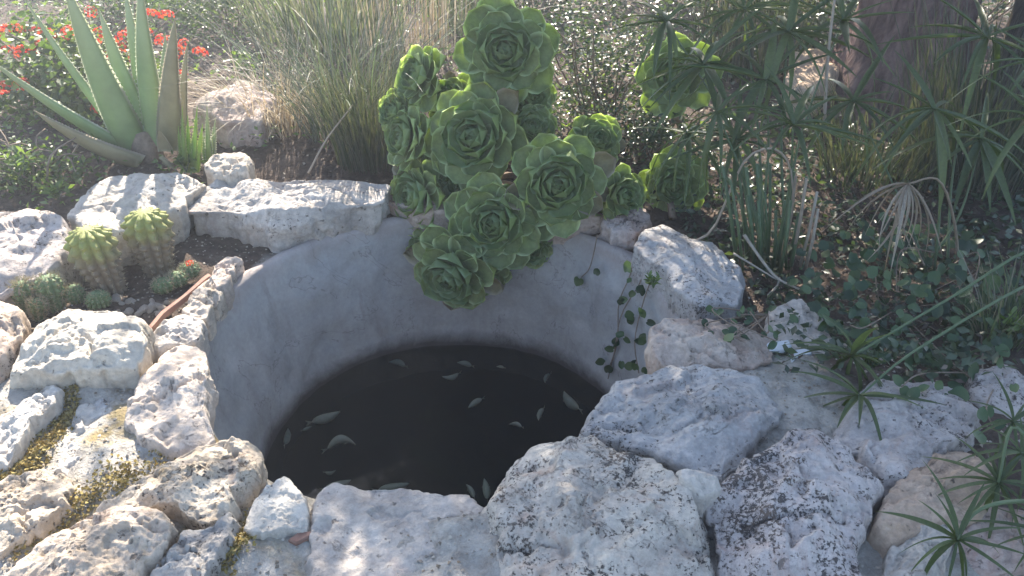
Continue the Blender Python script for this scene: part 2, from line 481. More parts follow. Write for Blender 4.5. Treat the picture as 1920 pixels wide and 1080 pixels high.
def basin():
    na, nz = 260, 60
    th = np.linspace(0, 2 * np.pi, na, endpoint=False)
    prof = [(PR + .06, -0.03), (PR + .02, -0.012), (PR, -0.02)]
    for k in range(1, nz):
        z = -0.02 - (k / (nz - 1)) * 0.93
        r = rad_at(z) if z > -0.75 else rad_at(-0.75) - (-0.75 - z) * 1.2
        prof.append((r, z))
    prof.append((0.0001, -0.97))
    V = []
    for (r, z) in prof:
        V.append(np.stack([r * np.cos(th), r * np.sin(th), np.full(na, z)], 1))
    V = np.concatenate(V)
    aa = np.arctan2(V[:, 1], V[:, 0])
    wide = np.clip((.55 - np.sin(aa)) / .5, 0, 1) * np.clip((.75 - np.cos(aa)) / .5, 0, 1)
    sc = 1 + .075 * wide * np.clip((V[:, 2] + .45) / .45, 0, 1)
    V[:, 0] *= sc; V[:, 1] *= sc
    n = fbm(V * 4, 11, 4) * 0.016 + fbm(V * 22, 12, 3) * 0.0022
    rr = np.hypot(V[:, 0], V[:, 1]) + 1e-6
    k = np.where(rr > 0.3, 1, 0)
    V[:, 0] *= 1 + k * n / rr; V[:, 1] *= 1 + k * n / rr
    m_ = len(prof)
    i, j = np.meshgrid(np.arange(m_ - 1), np.arange(na), indexing='ij')
    j2 = (j + 1) % na
    Fc = np.stack([(i * na + j), (i * na + j2), ((i + 1) * na + j2), ((i + 1) * na + j)], -1).reshape(-1, 4)
    t = NT('grey_render')
    c = t.coords(False)
    sx = t.n('ShaderNodeSeparateXYZ'); t.l(c, sx.inputs[0])
    st = t.n('ShaderNodeMapping'); st.inputs['Scale'].default_value = (9, 9, 1.6)
    t.l(c, st.inputs['Vector'])
    n1 = t.noise(c, 4, 6, .6, .5)
    n2 = t.noise(st.outputs[0], 1.0, 5, .6)
    col = t.ramp(n1, [(0.3, (.31, .30, .295)), (0.5, (.375, .365, .355)), (0.7, (.44, .425, .41))])
    col = t.mix(t.math('MULTIPLY', t.ramp(n2, [(0.5, 0), (0.72, 1)]), .35), col, (.22, .18, .165))
    col = t.mix(.3, col, t.ramp(t.noise(c, 60, 5, .7), [(0.3, .45), (.65, 1)]), 'MULTIPLY')
    drip = t.n('ShaderNodeMapping'); drip.inputs['Scale'].default_value = (26, 26, 1.3)
    t.l(c, drip.inputs['Vector'])
    dr = t.ramp(t.noise(drip.outputs[0], 1.0, 4, .6), [(0.56, 0), (0.70, 1)])
    dr = t.math('MULTIPLY', dr, t.ramp(t.noise(c, 2.2, 3), [(0.42, 0), (0.6, 1)]))
    col = t.mix(t.math('MULTIPLY', dr, .45), col, (.20, .165, .15))
    lime = t.ramp(t.noise(c, 3.1, 7, .7, .8), [(0.56, 0), (0.66, 1)])
    col = t.mix(t.math('MULTIPLY', lime, .4), col, (.47, .455, .44))
    hair = t.ramp(t.math('ABSOLUTE', t.math('SUBTRACT', t.noise(c, 2.0, 6, .6, .6), .5)), [(0.0, 1.0), (0.004, 0.0)])
    col = t.mix(t.math('MULTIPLY', hair, .55), col, (.14, .12, .12))
    # damp reddish earth showing near the lip, dark algae band along the water line
    zz = t.math('ADD', sx.outputs['Z'], t.math('MULTIPLY', t.math('SUBTRACT', t.noise(c, 6, 5, .6), .5), .16))
    top = t.ramp(t.math('ADD', zz, .3), [(0.20, 0), (0.30, 1)])
    col = t.mix(t.math('MULTIPLY', top, .4), col, (.30, .20, .165))
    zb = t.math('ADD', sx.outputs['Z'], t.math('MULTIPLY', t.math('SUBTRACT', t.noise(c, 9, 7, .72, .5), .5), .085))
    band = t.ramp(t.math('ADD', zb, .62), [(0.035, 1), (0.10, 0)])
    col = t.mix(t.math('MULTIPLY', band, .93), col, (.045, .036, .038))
    h = t.math('ADD', t.noise(c, 18, 8, .65), t.math('MULTIPLY', n2, .3))
    m = t.surface(t.principled(col, .85, t.bump(h, .5, .006), .25))
    root = thing('pond_basin', PC, 'round sunken pond basin of smooth grey cement with a dark waterline', 'pond')
    link('wall', make_mesh('wall', V, Fc, m), root)
basin()

def water():
    na = 128
    V = [(0, 0, 0)]; Fc = []
    rings = 24
    for i in range(1, rings + 1):
        for j in range(na):
            a = 2 * math.pi * j / na
            V.append(((PRW + .03) * i / rings * math.cos(a), (PRW + .03) * i / rings * math.sin(a), 0))
    for j in range(na): Fc.append((0, 1 + j, 1 + (j + 1) % na))
    for i in range(rings - 1):
        for j in range(na):
            a, b = 1 + i * na + j, 1 + i * na + (j + 1) % na
            Fc.append((a, a + na, b + na, b))
    t = NT('murky_water')
    c = t.coords(False)
    nr = t.bump(t.noise(c, 7, 3, .5), .06, .02)
    dif = t.n('ShaderNodeBsdfDiffuse'); dif.inputs['Color'].default_value = (.009, .010, .013, 1)
    tra = t.n('ShaderNodeBsdfTransparent'); tra.inputs['Color'].default_value = (.92, .93, .88, 1)
    m1 = t.n('ShaderNodeMixShader'); m1.inputs[0].default_value = .34
    t.l(tra.outputs[0], m1.inputs[1]); t.l(dif.outputs[0], m1.inputs[2])
    gl = t.n('ShaderNodeBsdfGlossy'); gl.inputs['Roughness'].default_value = .04
    t.l(nr, gl.inputs['Normal'])
    fr = t.n('ShaderNodeFresnel'); fr.inputs['IOR'].default_value = 1.2
    t.l(nr, fr.inputs['Normal'])
    m2 = t.n('ShaderNodeMixShader')
    t.l(fr.outputs[0], m2.inputs[0]); t.l(m1.outputs[0], m2.inputs[1]); t.l(gl.outputs[0], m2.inputs[2])
    m = t.surface(m2.outputs[0])
    tag(link('water', make_mesh('water', V, Fc, m), None, (PC.x, PC.y, ZW)), kind='structure')
    # silt just below, dark
    V2 = [(v[0] * .97, v[1] * .97, 0) for v in V]
    tag(link('pond_bed', make_mesh('pond_bed', V2, Fc, plain_mat('dark_silt', (.004, .004, .005), (.009, .009, .010), 8)), None, (PC.x, PC.y, ZW - .12)), kind='structure')
water()

# ------------------------------------------------------------------ rocks
def rock(outline, z_edge, bulge, mat, label, base=-0.07, seed=0, na=120, nr=30, ns=12, facets=8, edge=0.012, ew=0.09, rough=1.0, tilt=(0, 0), name='rock', cat='rock', flare=.02, soft=.06, group='rocks set round the pond'):
    rng = np.random.default_rng(seed + 100)
    pts = [at(p[0], p[1], p[2] if len(p) > 2 else z_edge) for p in outline]
    P = np.array([[p.x, p.y, p.z] for p in pts])
    c = P.mean(0)
    # resample by arc length, slightly rounded
    Q = np.concatenate([P, P[:1]])
    L = np.concatenate([[0], np.cumsum(np.linalg.norm(np.diff(Q, axis=0), axis=1))])
    s = np.linspace(0, L[-1], na, endpoint=False)
    B = np.stack([np.interp(s, L, Q[:, k]) for k in range(3)], 1)
    for _ in range(2):
        B = .25 * np.roll(B, 1, 0) + .5 * B + .25 * np.roll(B, -1, 0)
    size = math.sqrt(abs(.5 * np.sum(P[:, 0] * np.roll(P[:, 1], -1) - np.roll(P[:, 0], -1) * P[:, 1])))
    D = B - c; Dl = np.linalg.norm(D[:, :2], axis=1, keepdims=True)
    jit = fbm(B * (5 / max(size, .05)) , seed + 1, 4, .6)[:, None] * .035 * size + fbm(B * 60, seed + 2, 2)[:, None] * .004
    B[:, :2] += D[:, :2] / Dl * jit
    D = B - c
    # angle space for facets
    ex = np.abs(D[:, 0]).max(); ey = np.abs(D[:, 1]).max()
    rows = []
    fd = rng.uniform(0, 2 * np.pi, facets)
    fe = rng.uniform(-.1, .75, facets)
    fk = {(a, e): k for a, e, k in zip(fd, fe, rng.uniform(.45, .95, facets))}
    for i in range(nr + 1):
        r = (i / nr) ** .85
        p = c + D * r
        q = np.stack([D[:, 0] / ex, D[:, 1] / ey], 1) * r
        dome = 1 - r ** 2.6
        h = np.full(na, 1.0)
        for a, e in zip(fd, fe):
            d = q[:, 0] * math.cos(a) + q[:, 1] * math.sin(a)
            h = np.minimum(h, 1 - np.clip(d - e, 0, 9) / (1.02 - e) * fk[(a, e)])
        h = (1 - soft) * np.clip(h, 0, 1) + soft * dome
        z = p[:, 2] + bulge * h + tilt[0] * (p[:, 0] - c[0]) + tilt[1] * (p[:, 1] - c[1])
        t_ = max(0.0, (r - (1 - ew)) / ew)
        z = z - edge * (1 - math.sqrt(max(0, 1 - t_ * t_)))
        rows.append(np.stack([p[:, 0], p[:, 1], z], 1))
    top = rows[-1].copy()
    for k in range(1, ns + 1):
        f = k / ns
        zz = top[:, 2] + (base - top[:, 2]) * f
        out = flare * size * math.sin(math.pi * min(1, f * 1.15)) - .03 * size * f
        xy = top[:, :2] + D[:, :2] / np.linalg.norm(D[:, :2], axis=1, keepdims=True) * out
        rows.append(np.stack([xy[:, 0], xy[:, 1], zz], 1))
    V = np.concatenate(rows)
    nrow = len(rows)
    rrow = np.repeat(np.arange(nrow), na)
    side = np.clip((rrow - nr) / 2.0, 0, 1)
    so = seed * 3.71
    sz = max(size, .1)
    big = fbm(V * (2.6 / sz) + so, seed + 5, 5, .52) * .085 * sz
    rid = (ridged(V * (5.0 / sz) + so, seed + 9, 3) - .62) * .10 * sz
    pit = -np.clip(fbm(V * 22 + so, seed + 13, 3) - .62, 0, 1) * .012 * (fbm(V * 5 + so, seed + 21, 2) > 0)
    fine = fbm(V * 45 + so, seed + 17, 4, .65) * .0026
    # chipped faces: each cell of the surface is a small plane of its own tilt
    K = 16
    sx_ = rng.uniform(-.75, .75, (K, 2)) * np.array([ex, ey]) + c[:2]
    wx = V[:, :2] + np.stack([fbm(V * (5 / sz) + so, seed + 61, 3, .55), fbm(V * (5 / sz) + so, seed + 62, 3, .55)], 1) * .10 * sz
    dd = np.linalg.norm(wx[:, None, :] - sx_[None], axis=2)
    near_ = dd.argmin(1)
    tl = rng.normal(size=(K, 2)) * .13
    led = np.einsum('ij,ij->i', V[:, :2] - sx_[near_], tl[near_]) + rng.normal(size=K)[near_] * .010 * sz
    led = np.clip(led, -.05 * sz, .05 * sz).reshape(nrow, na)
    for _ in range(2):
        led = .5 * led + .25 * (np.roll(led, 1, 1) + np.roll(led, -1, 1))
        led[1:-1] = .5 * led[1:-1] + .25 * (led[:-2] + led[2:])
    led = led.ravel()
    crack = np.zeros(len(V))
    for q in range(3):
        a = rng.uniform(0, np.pi); off = rng.uniform(-.28, .28) * sz
        d = (V[:, 0] - c[0]) * math.cos(a) + (V[:, 1] - c[1]) * math.sin(a) - off + fbm(V * (7 / sz) + so + q * 9, seed + 40 + q, 3, .55) * .09 * sz
        crack -= (.010 + .012 * rng.random()) * np.exp(-(d / (.008 * (1 + sz))) ** 2) * np.clip(fbm(V * (2 / sz) + q * 5 + so, seed + 50 + q, 2) + .45, 0, 1)
    n = (big * .42 + rid * .42 + pit + fine + led + crack) * rough
    n = n * np.where(rrow == 0, 1, 1)
    centre = np.array([c[0], c[1], base])
    dirn = V - centre
    dirn[:, 2] *= 1.0
    dirn /= np.linalg.norm(dirn, axis=1, keepdims=True) + 1e-9
    edgefade = np.clip(np.abs(rrow - nr) / 4.0, .25, 1)          # keep the outline readable
    V[:, 2] += n * (1 - side) * edgefade
    V[:, :2] += dirn[:, :2] * (n * side)[:, None]
    i, j = np.meshgrid(np.arange(nrow - 1), np.arange(na), indexing='ij')
    j2 = (j + 1) % na
    Fc = np.stack([i * na + j, (i + 1) * na + j, (i + 1) * na + j2, i * na + j2], -1).reshape(-1, 4)
    org = Vector((c[0], c[1], base))
    me = make_mesh(name, V - np.array(org)[None, :], Fc, M[mat])
    o = link(name, me, None, org)
    return tag(o, label, cat, group)

HI = dict(na=220, nr=64, ns=16)
# far left and back row
rock([(-70, 420), (0, 402), (60, 396), (110, 415), (146, 455), (132, 492), (92, 520), (50, 545), (-20, 560), (-90, 520)], .07, .08, 'rock_grey', 'big grey boulder at the left edge behind the small cacti', seed=1, na=160, nr=40, edge=.03)
rock([(122, 408), (160, 372), (205, 345), (262, 326), (330, 325), (386, 346), (352, 376), (345, 402), (300, 408), (240, 432), (165, 436)], .11, .03, 'rock', 'pale slab striped by the aloe shadows, behind the golden cacti', seed=2, na=160, nr=40)
rock([(350, 396), (372, 362), (402, 342), (470, 334), (560, 340), (640, 334), (726, 344), (730, 376), (676, 388), (600, 400), (535, 412), (440, 400)], .09, .02, 'rock', 'long thick block of pale stone on the back rim left of the rosettes', base=-.05, seed=3, na=200, nr=44, edge=.012, ew=.08, flare=.015, ns=14)
rock([(382, 318), (410, 296), (462, 290), (478, 310), (462, 330), (400, 334)], .12, .04, 'rock_white', 'small white stone right of the young aloe shoots', seed=4, group='rocks in the planting behind the pond')
rock([(365, 215), (385, 180), (440, 168), (492, 172), (520, 196), (490, 225), (420, 238)], .14, .08, 'rock_pink', 'brownish rock in dry grass behind the young aloe shoots', seed=5, group='rocks in the planting behind the pond')
# left rim, thin stones
rock([(396, 528), (402, 500), (428, 484), (456, 490), (440, 506), (432, 536), (408, 552)], .02, .025, 'rock', 'thin upright rim stone beside the little orange flower', seed=6)
rock([(340, 588), (372, 540), (402, 524), (424, 536), (408, 566), (388, 598), (360, 606)], .02, .025, 'rock_white', 'narrow white rim stone sloping along the left edge of the basin', seed=7)
rock([(276, 648), (318, 594), (356, 596), (384, 604), (378, 634), (340, 652), (300, 664)], .03, .03, 'rock_white', 'cream rim stone at the lower end of the terracotta strip', seed=8)
rock([(20, 712), (34, 668), (84, 622), (130, 594), (170, 588), (222, 610), (284, 636), (288, 668), (262, 704), (190, 716), (110, 722)], .06, 0.085, 'rock_white', 'rugged white boulder between the ball cacti and the mossy gap', seed=9, **HI)
rock([(-60, 690), (-50, 590), (0, 568), (36, 582), (52, 606), (48, 640), (22, 668), (-10, 700)], .07, .06, 'rock_ochre', 'weathered lump of stone at the left edge below the grey boulder', seed=10)
rock([(236, 792), (252, 730), (290, 692), (308, 664), (350, 650), (384, 662), (392, 700), (390, 780), (402, 822), (368, 848), (300, 856), (262, 838)], .04, 0.035, 'rock_white', 'broad cream stone on the left lip of the basin', seed=11, edge=.02, **HI)
rock([(82, 884), (112, 822), (148, 768), (200, 744), (236, 800), (240, 868), (206, 894), (150, 902)], .02, 0.015, 'rock_white', 'flat white stone set in mortar left of the basin', seed=12, na=180, nr=50)
rock([(150, 748), (172, 728), (210, 730), (230, 748), (214, 776), (170, 780)], .01, .02, 'rock_grey', 'small flat grey stone in shadow under the rugged white boulder', seed=13)
rock([(-30, 890), (-20, 800), (30, 762), (88, 728), (120, 734), (104, 764), (68, 800), (40, 844), (14, 880)], .05, 0.03, 'rock_white', 'slanting pale slab at the left edge beside the yellow moss', seed=14, na=180, nr=50)
rock([(-40, 1050), (-40, 930), (20, 898), (84, 884), (142, 908), (128, 948), (80, 984), (30, 1024), (0, 1050)], .05, 0.03, 'rock_ochre', 'rough pitted slab at the left edge below the yellow moss', seed=15, **HI)
rock([(150, 1000), (196, 950), (262, 912), (330, 880), (392, 838), (430, 826), (478, 842), (494, 862), (484, 896), (446, 930), (438, 980), (400, 1010), (330, 960), (240, 965)], .05, 0.05, 'rock_ochre', 'long rugged rim rock pointing diagonally at the dark water', seed=16, rough=1.25, base=-.1, **HI)
rock([(-30, 1130), (20, 1062), (80, 1020), (150, 984), (232, 960), (300, 966), (324, 996), (312, 1030), (270, 1070), (240, 1130)], .08, 0.045, 'rock_ochre', 'wide sunlit rock filling the bottom left corner', seed=17, rough=1.1, **HI)
rock([(262, 1130), (286, 1070), (326, 1034), (348, 1000), (404, 996), (440, 960), (436, 1010), (392, 1080), (370, 1130)], .07, 0.03, 'rock_grey', 'narrow crevice stone between the bottom left rocks', seed=18, na=180, nr=50)
# front rim
rock([(452, 1000), (476, 954), (500, 926), (540, 904), (566, 926), (582, 960), (578, 996), (530, 1004), (490, 1010)], .045, .03, 'rock_white', 'small smooth cream stone with a pointed tip on the front rim', seed=19, na=180, nr=50, rough=.45)
rock([(584, 1140), (582, 1010), (594, 936), (622, 914), (700, 924), (770, 918), (842, 932), (884, 924), (916, 960), (934, 1020), (938, 1140)], .05, 0.015, 'rock', 'broad flat slab in the middle of the front rim', seed=20, rough=.55, edge=.02, facets=4, **HI)
rock([(916, 960), (930, 918), (958, 880), (1000, 862), (1068, 848), (1110, 840), (1172, 870), (1240, 908), (1290, 950), (1310, 1010), (1350, 1090), (1340, 1160), (930, 1160), (936, 1020)], 0.075, 0.075, 'rock_lichen', 'large boulder crusted with black lichen at the middle of the front rim', seed=21, rough=.9, edge=.03, ew=.14, **HI)
rock([(1084, 822), (1106, 776), (1150, 734), (1210, 724), (1260, 706), (1322, 690), (1382, 700), (1440, 728), (1468, 762), (1452, 806), (1420, 850), (1392, 892), (1350, 918), (1290, 900), (1226, 868), (1150, 842)], 0.07, 0.07, 'rock_grey', 'large whitish rock on the right lip of the basin', seed=22, rough=.9, edge=.03, ew=.12, **HI)
rock([(1264, 900), (1296, 892), (1334, 902), (1350, 926), (1322, 944), (1284, 944)], .135, .05, 'rock_white', 'little white stone wedged between the three big front boulders', base=.03, seed=23, rough=.5, na=90)
rock([(1310, 950), (1380, 910), (1430, 870), (1476, 832), (1530, 816), (1570, 838), (1606, 880), (1644, 930), (1636, 990), (1600, 1060), (1620, 1160), (1360, 1160), (1336, 1020)], 0.085, 0.075, 'rock_lichen', 'large boulder speckled with black lichen at the bottom right of the rim', seed=24, rough=.9, edge=.03, ew=.14, **HI)
rock([(1556, 836), (1580, 780), (1612, 742), (1680, 716), (1764, 712), (1810, 742), (1832, 790), (1816, 836), (1760, 880), (1700, 930), (1650, 926), (1606, 870)], 0.06, 0.06, 'rock_grey', 'grey boulder under the drooping sedge leaves', seed=25, edge=.025, ew=.12, **HI)
rock([(1214, 664), (1220, 634), (1262, 616), (1330, 610), (1400, 620), (1454, 650), (1450, 680), (1390, 692), (1300, 698), (1240, 700)], .05, .05, 'rock_pink', 'pinkish flat rock on the right rim below the vine', seed=26, na=180, nr=50)
rock([(1188, 470), (1206, 436), (1240, 424), (1290, 452), (1340, 470), (1388, 508), (1400, 545), (1376, 572), (1310, 590), (1270, 560), (1240, 520)], .06, .05, 'rock_grey', 'smooth grey rock on the right rim beside the sedge stalks', seed=27, na=180, nr=50, rough=.6)
rock([(1424, 640), (1440, 590), (1490, 570), (1530, 584), (1560, 640), (1550, 670), (1480, 664)], .03, .03, 'rock_white', 'pale flat slab half covered by creeping plants', seed=28)
rock([(1636, 1000), (1650, 950), (1700, 896), (1750, 856), (1800, 850), (1860, 880), (1872, 930), (1840, 985), (1780, 1000), (1720, 1020), (1668, 1040)], .07, .05, 'rock_tan', 'tan orange rock beside the speckled boulder', seed=29, na=180, nr=50, rough=.8)
rock([(1640, 1120), (1664, 1040), (1700, 1000), (1750, 966), (1782, 990), (1774, 1050), (1750, 1130)], .06, .05, 'rock_white', 'white stone under the sedge shoot at the bottom right', seed=30, na=140, nr=40)
rock([(1784, 1060), (1790, 990), (1840, 966), (1910, 960), (1980, 1000), (1980, 1080), (1860, 1080)], .05, .05, 'rock_pink', 'pinkish stone in the bottom right corner', seed=31)
rock([(1806, 752), (1816, 716), (1870, 704), (1960, 710), (1990, 770), (1900, 790), (1840, 776)], .04, .05, 'rock_grey', 'grey stone at the right edge under the dark leaves', seed=32)
rock([(1474, 150), (1486, 108), (1530, 96), (1566, 112), (1568, 150), (1530, 172), (1490, 170)], .18, .06, 'rock_tan', 'tan rock in the shade behind the tall sedge', seed=33, group='rocks in the planting behind the pond')
rock([(1124, 420), (1136, 396), (1176, 388), (1212, 396), (1222, 422), (1190, 440), (1150, 440)], .03, .03, 'rock_pink', 'small reddish stone on the back rim under the rosettes', seed=34)
rock([(726, 380), (728, 344), (800, 330), (900, 340), (1010, 350), (1120, 372), (1130, 410), (1040, 420), (940, 408), (830, 404)], .03, .03, 'rock_pink', 'reddish stone of the back rim hidden behind the rosettes', seed=35, na=180)
# small fragments
def shard(outline, z, th, mat, name, label, cat):
    pts = [at(u, v, z) for u, v in outline]
    n = len(pts)
    c = sum(pts, Vector()) / n
    V = [p for p in pts] + [p + Vector((0, 0, th)) for p in pts] + [c + (p - c) * .86 + Vector((0, 0, th + .004)) for p in pts]
    Fc = []
    for k in range(n):
        k2 = (k + 1) % n
        Fc.append((k, k2, n + k2, n + k)); Fc.append((n + k, n + k2, 2 * n + k2, 2 * n + k))
    Fc.append(tuple(2 * n + k for k in range(n)))
    o = link(name, make_mesh(name, [tuple(v - c) for v in V], Fc, M[mat], False), None, c)
    return tag(o, label, cat)
shard([(1432, 647), (1478, 641), (1484, 652), (1468, 662), (1444, 661)], .045, .006, 'tile', 'tile_shard', 'larger broken bluish white tile on the pale slab under the sedge leaves', 'tile')
shard([(1478, 662), (1518, 656), (1522, 668), (1496, 672), (1484, 684)], .045, .006, 'tile', 'tile_shard', 'smaller bluish white tile piece nearer the drooping sedge leaves', 'tile')
shard([(542, 1020), (560, 1006), (590, 1004), (582, 1014), (556, 1026)], .03, .012, 'clay', 'brick_fragment', 'red brick chip in the mortar below the smooth cream stone', 'brick')
shard([(277, 624), (300, 596), (348, 560), (392, 520), (398, 524), (354, 562), (306, 600), (282, 629)], .01, .016, 'clay', 'terracotta_strip', 'narrow terracotta tile edge along the left rim stones', 'tile')

# pebbles by the cacti
pebm = []
for s in range(4):
    rng = np.random.default_rng(s)
    b = MB()
    n, m_ = 9, 6
    V, Fc = [], []
    for i in range(m_ + 1):
        for j in range(n):
            a, e = 2 * math.pi * j / n, math.pi * i / m_
            k = 1 + .25 * (rng.random() - .5)
            V.append((math.sin(e) * math.cos(a) * k, math.sin(e) * math.sin(a) * k * .75, math.cos(e) * .6 * k))
    for i in range(m_):
        for j in range(n):
            Fc.append((i * n + j, (i + 1) * n + j, (i + 1) * n + (j + 1) % n, i * n + (j + 1) % n))
    pebm.append(make_mesh('pebble', V, Fc, M['rock_white'], False))
for k in range(46):
    u, v = random.uniform(205, 318), random.uniform(560, 622)
    if (u - 205) / 115 + (v - 560) / 62 > 1.75: continue
    p = at(u, v, -.02); p.z = float(ground_z([p])[0]) + .003
    r = random.uniform(.010, .021)
    o = link('pebble', pebm[k % 4], None, p)
    o.scale = (r, r, r); o.rotation_euler = (random.uniform(-.4, .4), random.uniform(-.4, .4), random.uniform(0, 6.28))
    tag(o, 'small pale pebble in the scatter of pebbles beside the round cacti', 'pebble', 'pebbles by the cacti')

# ------------------------------------------------------------------ leaf templates
def ribbon(L=1, W=.03, n=10, droop=.3, rise=.0, fold=.35, base_w=.35, thick=0.0, tipk=1.0, curl=0.0):
    """leaf along +X in its own space, drooping in -Z; V folded; UV.x = 1 at the margin, UV.y along"""
    V, Fc, UV = [], [], []
    for i in range(n + 1):
        s = i / n
        w = W * (base_w + (1 - base_w) * min(1, s * 4)) * (1 - s ** (2.2 * tipk)) ** .9 if s < 1 else 0
        w = max(w, W * .02)
        x = L * (s - .12 * droop * s * s); z = L * (rise * s - droop * s * s)
        y0 = curl * L * s * s
        V += [(x, y0 - w / 2, z + w * fold * .5), (x, y0, z - w * fold * .2), (x, y0 + w / 2, z + w * fold * .5)]
        UV += [(1, s), (0, s), (1, s)]
    for i in range(n):
        a = i * 3
        Fc += [(a, a + 3, a + 4, a + 1), (a + 1, a + 4, a + 5, a + 2)]
    return V, Fc, UV

def spoon(n=9, m_=6, W=.56, cup=.16, back=.10, thick=.035):
    """succulent spoon leaf of unit length along +X, upper face +Z"""
    V, UV, Fc = [], [], []
    def wid(s):
        return W * .5 * (.24 + .76 * math.sin(min(1, (s / .72)) * math.pi / 2) ** 1.3) * math.sqrt(max(0.0, 1 - max(0, (s - .66) / .34) ** 2.0))
    for lay in (1, -1):
        for i in range(n + 1):
            s = i / n
            w = wid(s)
            for j in range(m_ + 1):
                q = 2 * j / m_ - 1
                e = max(abs(q), max(0, (s - .72) / .28))
                z = cup * W * q * q * (.4 + s) + back * (s - .5) ** 2 * 1.2 + .09 * math.sin(s * 2.4)
                z += lay * thick * .5 * (1 - e ** 3) * (1 - .45 * s)
                V.append((s, q * w, z)); UV.append((e, s))
    st = (n + 1) * (m_ + 1)
    for i in range(n):
        for j in range(m_):
            a = i * (m_ + 1) + j
            Fc.append((a, a + m_ + 1, a + m_ + 2, a + 1))
            b = a + st
            Fc.append((b, b + 1, b + m_ + 2, b + m_ + 1))
    return V, Fc, UV

def basis(axis):
    z = Vector(axis).normalized()
    x = Vector((0, 0, 1)).cross(z)
    x = x.normalized() if x.length > .05 else Vector((1, 0, 0))
    y = z.cross(x)
    return Matrix((x, y, z)).transposed()

def cam_axis(p, tx, ty):
    d = (Vector((0, 0, CAM_H)) - p).normalized()
    rt = Vector((1, 0, 0)); up = rt.cross(d) * -1
    up = d.cross(rt)
    return (d + rt * tx + up * ty).normalized()

# ------------------------------------------------------------------ aeonium
SPOON = [make_mesh('leaf', *spoon(W=w, cup=c, back=b)[:2], M['aeonium'], True, spoon(W=w, cup=c, back=b)[2]) for w, c, b in ((.68, .17, .10), (.74, .20, .06), (.64, .12, .15))]
SPOON_DRY = [make_mesh('leaf', *spoon(W=.5, cup=.3, back=.3)[:2], M['aloe_dry'], True, spoon(W=.5)[2])]
SPO_ARR = [spoon(7, 4, .80, .28, .05)]
GA = math.pi * (3 - math.sqrt(5))

def rosette(root, origin, p, rad, axis, n_out=20, n_in=27, droopy=0.0):
    B = basis(axis)
    Mr = Matrix.Translation(p - origin) @ B.to_4x4()
    ph0 = random.uniform(0, 6.28)
    # inner bud: one mesh
    bud = MB()
    N = n_in + n_out
    sv, sf, su = SPO_ARR[0]
    sv = np.array(sv)
    def place(i):
        t = i / (N - 1)                       # 0 centre, 1 rim
        ph = ph0 + i * GA
        tilt = R(8 + 78 * t ** .75) + random.uniform(-.07, .07) + droopy * t * .35
        length = rad * (.20 + .86 * t ** .8) * random.uniform(.93, 1.05)
        base_r = rad * .06 * t
        base_z = rad * (.20 - .30 * t)
        # leaf +X goes outward-up, +Z (upper face) looks to the axis
        Rz = Matrix.Rotation(ph, 4, 'Z')
        Ry = Matrix.Rotation(-(math.pi / 2 - tilt), 4, 'Y')
        roll = Matrix.Rotation(random.uniform(-.12, .12), 4, 'X')
        return Rz @ Matrix.Translation((base_r, 0, base_z)) @ Ry @ roll @ Matrix.Diagonal((length, length * (1.0 + .25 * (1 - t)), length, 1))
    for i in range(n_in):
        m4 = np.array(place(i))
        V = sv @ m4[:3, :3].T + m4[:3, 3]
        bud.add(V, sf, su)
    V = np.concatenate(bud.V)
    me = make_mesh('rosette', V, bud.Fc, M['aeonium_bud'], True, np.concatenate(bud.UV))
    ro = link('rosette', me, root, matrix=Mr)
    for i in range(n_in, N):
        dry = i > N - 7 and random.random() < .16
        o = link('leaf', SPOON_DRY[0] if dry else SPOON[random.randrange(3)], ro, matrix=place(i))
        if dry: o['label'] = 'withered brown leaf'
    return ro

def aeonium(spec, root_px, label, zroot=.02, n_out=22):
    org = at(*root_px, zroot)
    root = thing('aeonium', org, label, 'succulent', 'aeonium plants behind the pond')
    st = MB()
    for (u, v, y, rpx, tx, ty, dr) in spec:
        p = aty(u, v, y)
        rad = rpx * pxm(p)
        ax = cam_axis(p, tx, ty)
        p = p - ax * rad * .12
        rosette(root, org, p, rad, ax, n_out=n_out if rpx > 60 else n_out - 4, droopy=dr)
        mid = (p + org) / 2 + Vector((random.uniform(-.05, .05), .06, .0))
        pts = spline([org + Vector((random.uniform(-.05, .05), random.uniform(0, .05), -.03)), mid, p - ax * rad * .5, p - ax * rad * .02], 10)
        st.tube(pts, [.016, .015, .014, .014, .013, .013, .013, .014, .016, .018], 8)
    st.build('stem', M['stem'], root, org)
aeonium([(950, 97, 3.05, 100, -.10, .05, .2), (790, 145, 3.12, 66, -1.0, .35, .1), (896, 256, 2.92, 106, -.32, .02, .2),
         (768, 262, 3.0, 66, -1.2, .2, .1), (786, 366, 2.9, 74, -1.0, -.1, .3), (1044, 346, 2.74, 102, .05, -.02, .1),
         (930, 416, 2.70, 94, -.22, -.12, .3), (852, 508, 2.66, 92, -.5, -.75, .9), (1164, 366, 2.80, 56, .6, 0, .1),
         (1115, 268, 3.0, 60, .35, .35, .1), (992, 246, 2.98, 58, .3, .5, .1), (824, 300, 2.98, 48, -.6, .1, .1),
         (846, 190, 3.12, 56, -.5, .4, .2), (742, 210, 3.1, 44, -1.0, .3, .2), (838, 430, 2.84, 58, -.6, -.1, .4), (1000, 462, 2.74, 46, .2, -.6, .5),
         (1086, 300, 2.95, 50, .4, .3, .2), (752, 400, 2.95, 48, -1.1, -.2, .4), (990, 180, 3.1, 54, .4, .1, .2), (905, 520, 2.72, 50, .1, -.9, .8),
         (800, 470, 2.80, 50, -.8, -.4, .6), (868, 350, 2.92, 56, -.3, .0, .2), (1110, 420, 2.80, 46, .5, -.4, .3), (930, 170, 3.12, 56, .1, .4, .2), (1010, 300, 2.9, 50, .2, .3, .1)],
        (985, 330), 'big clump of green spoon leaved rosettes spilling over the back wall', n_out=18)
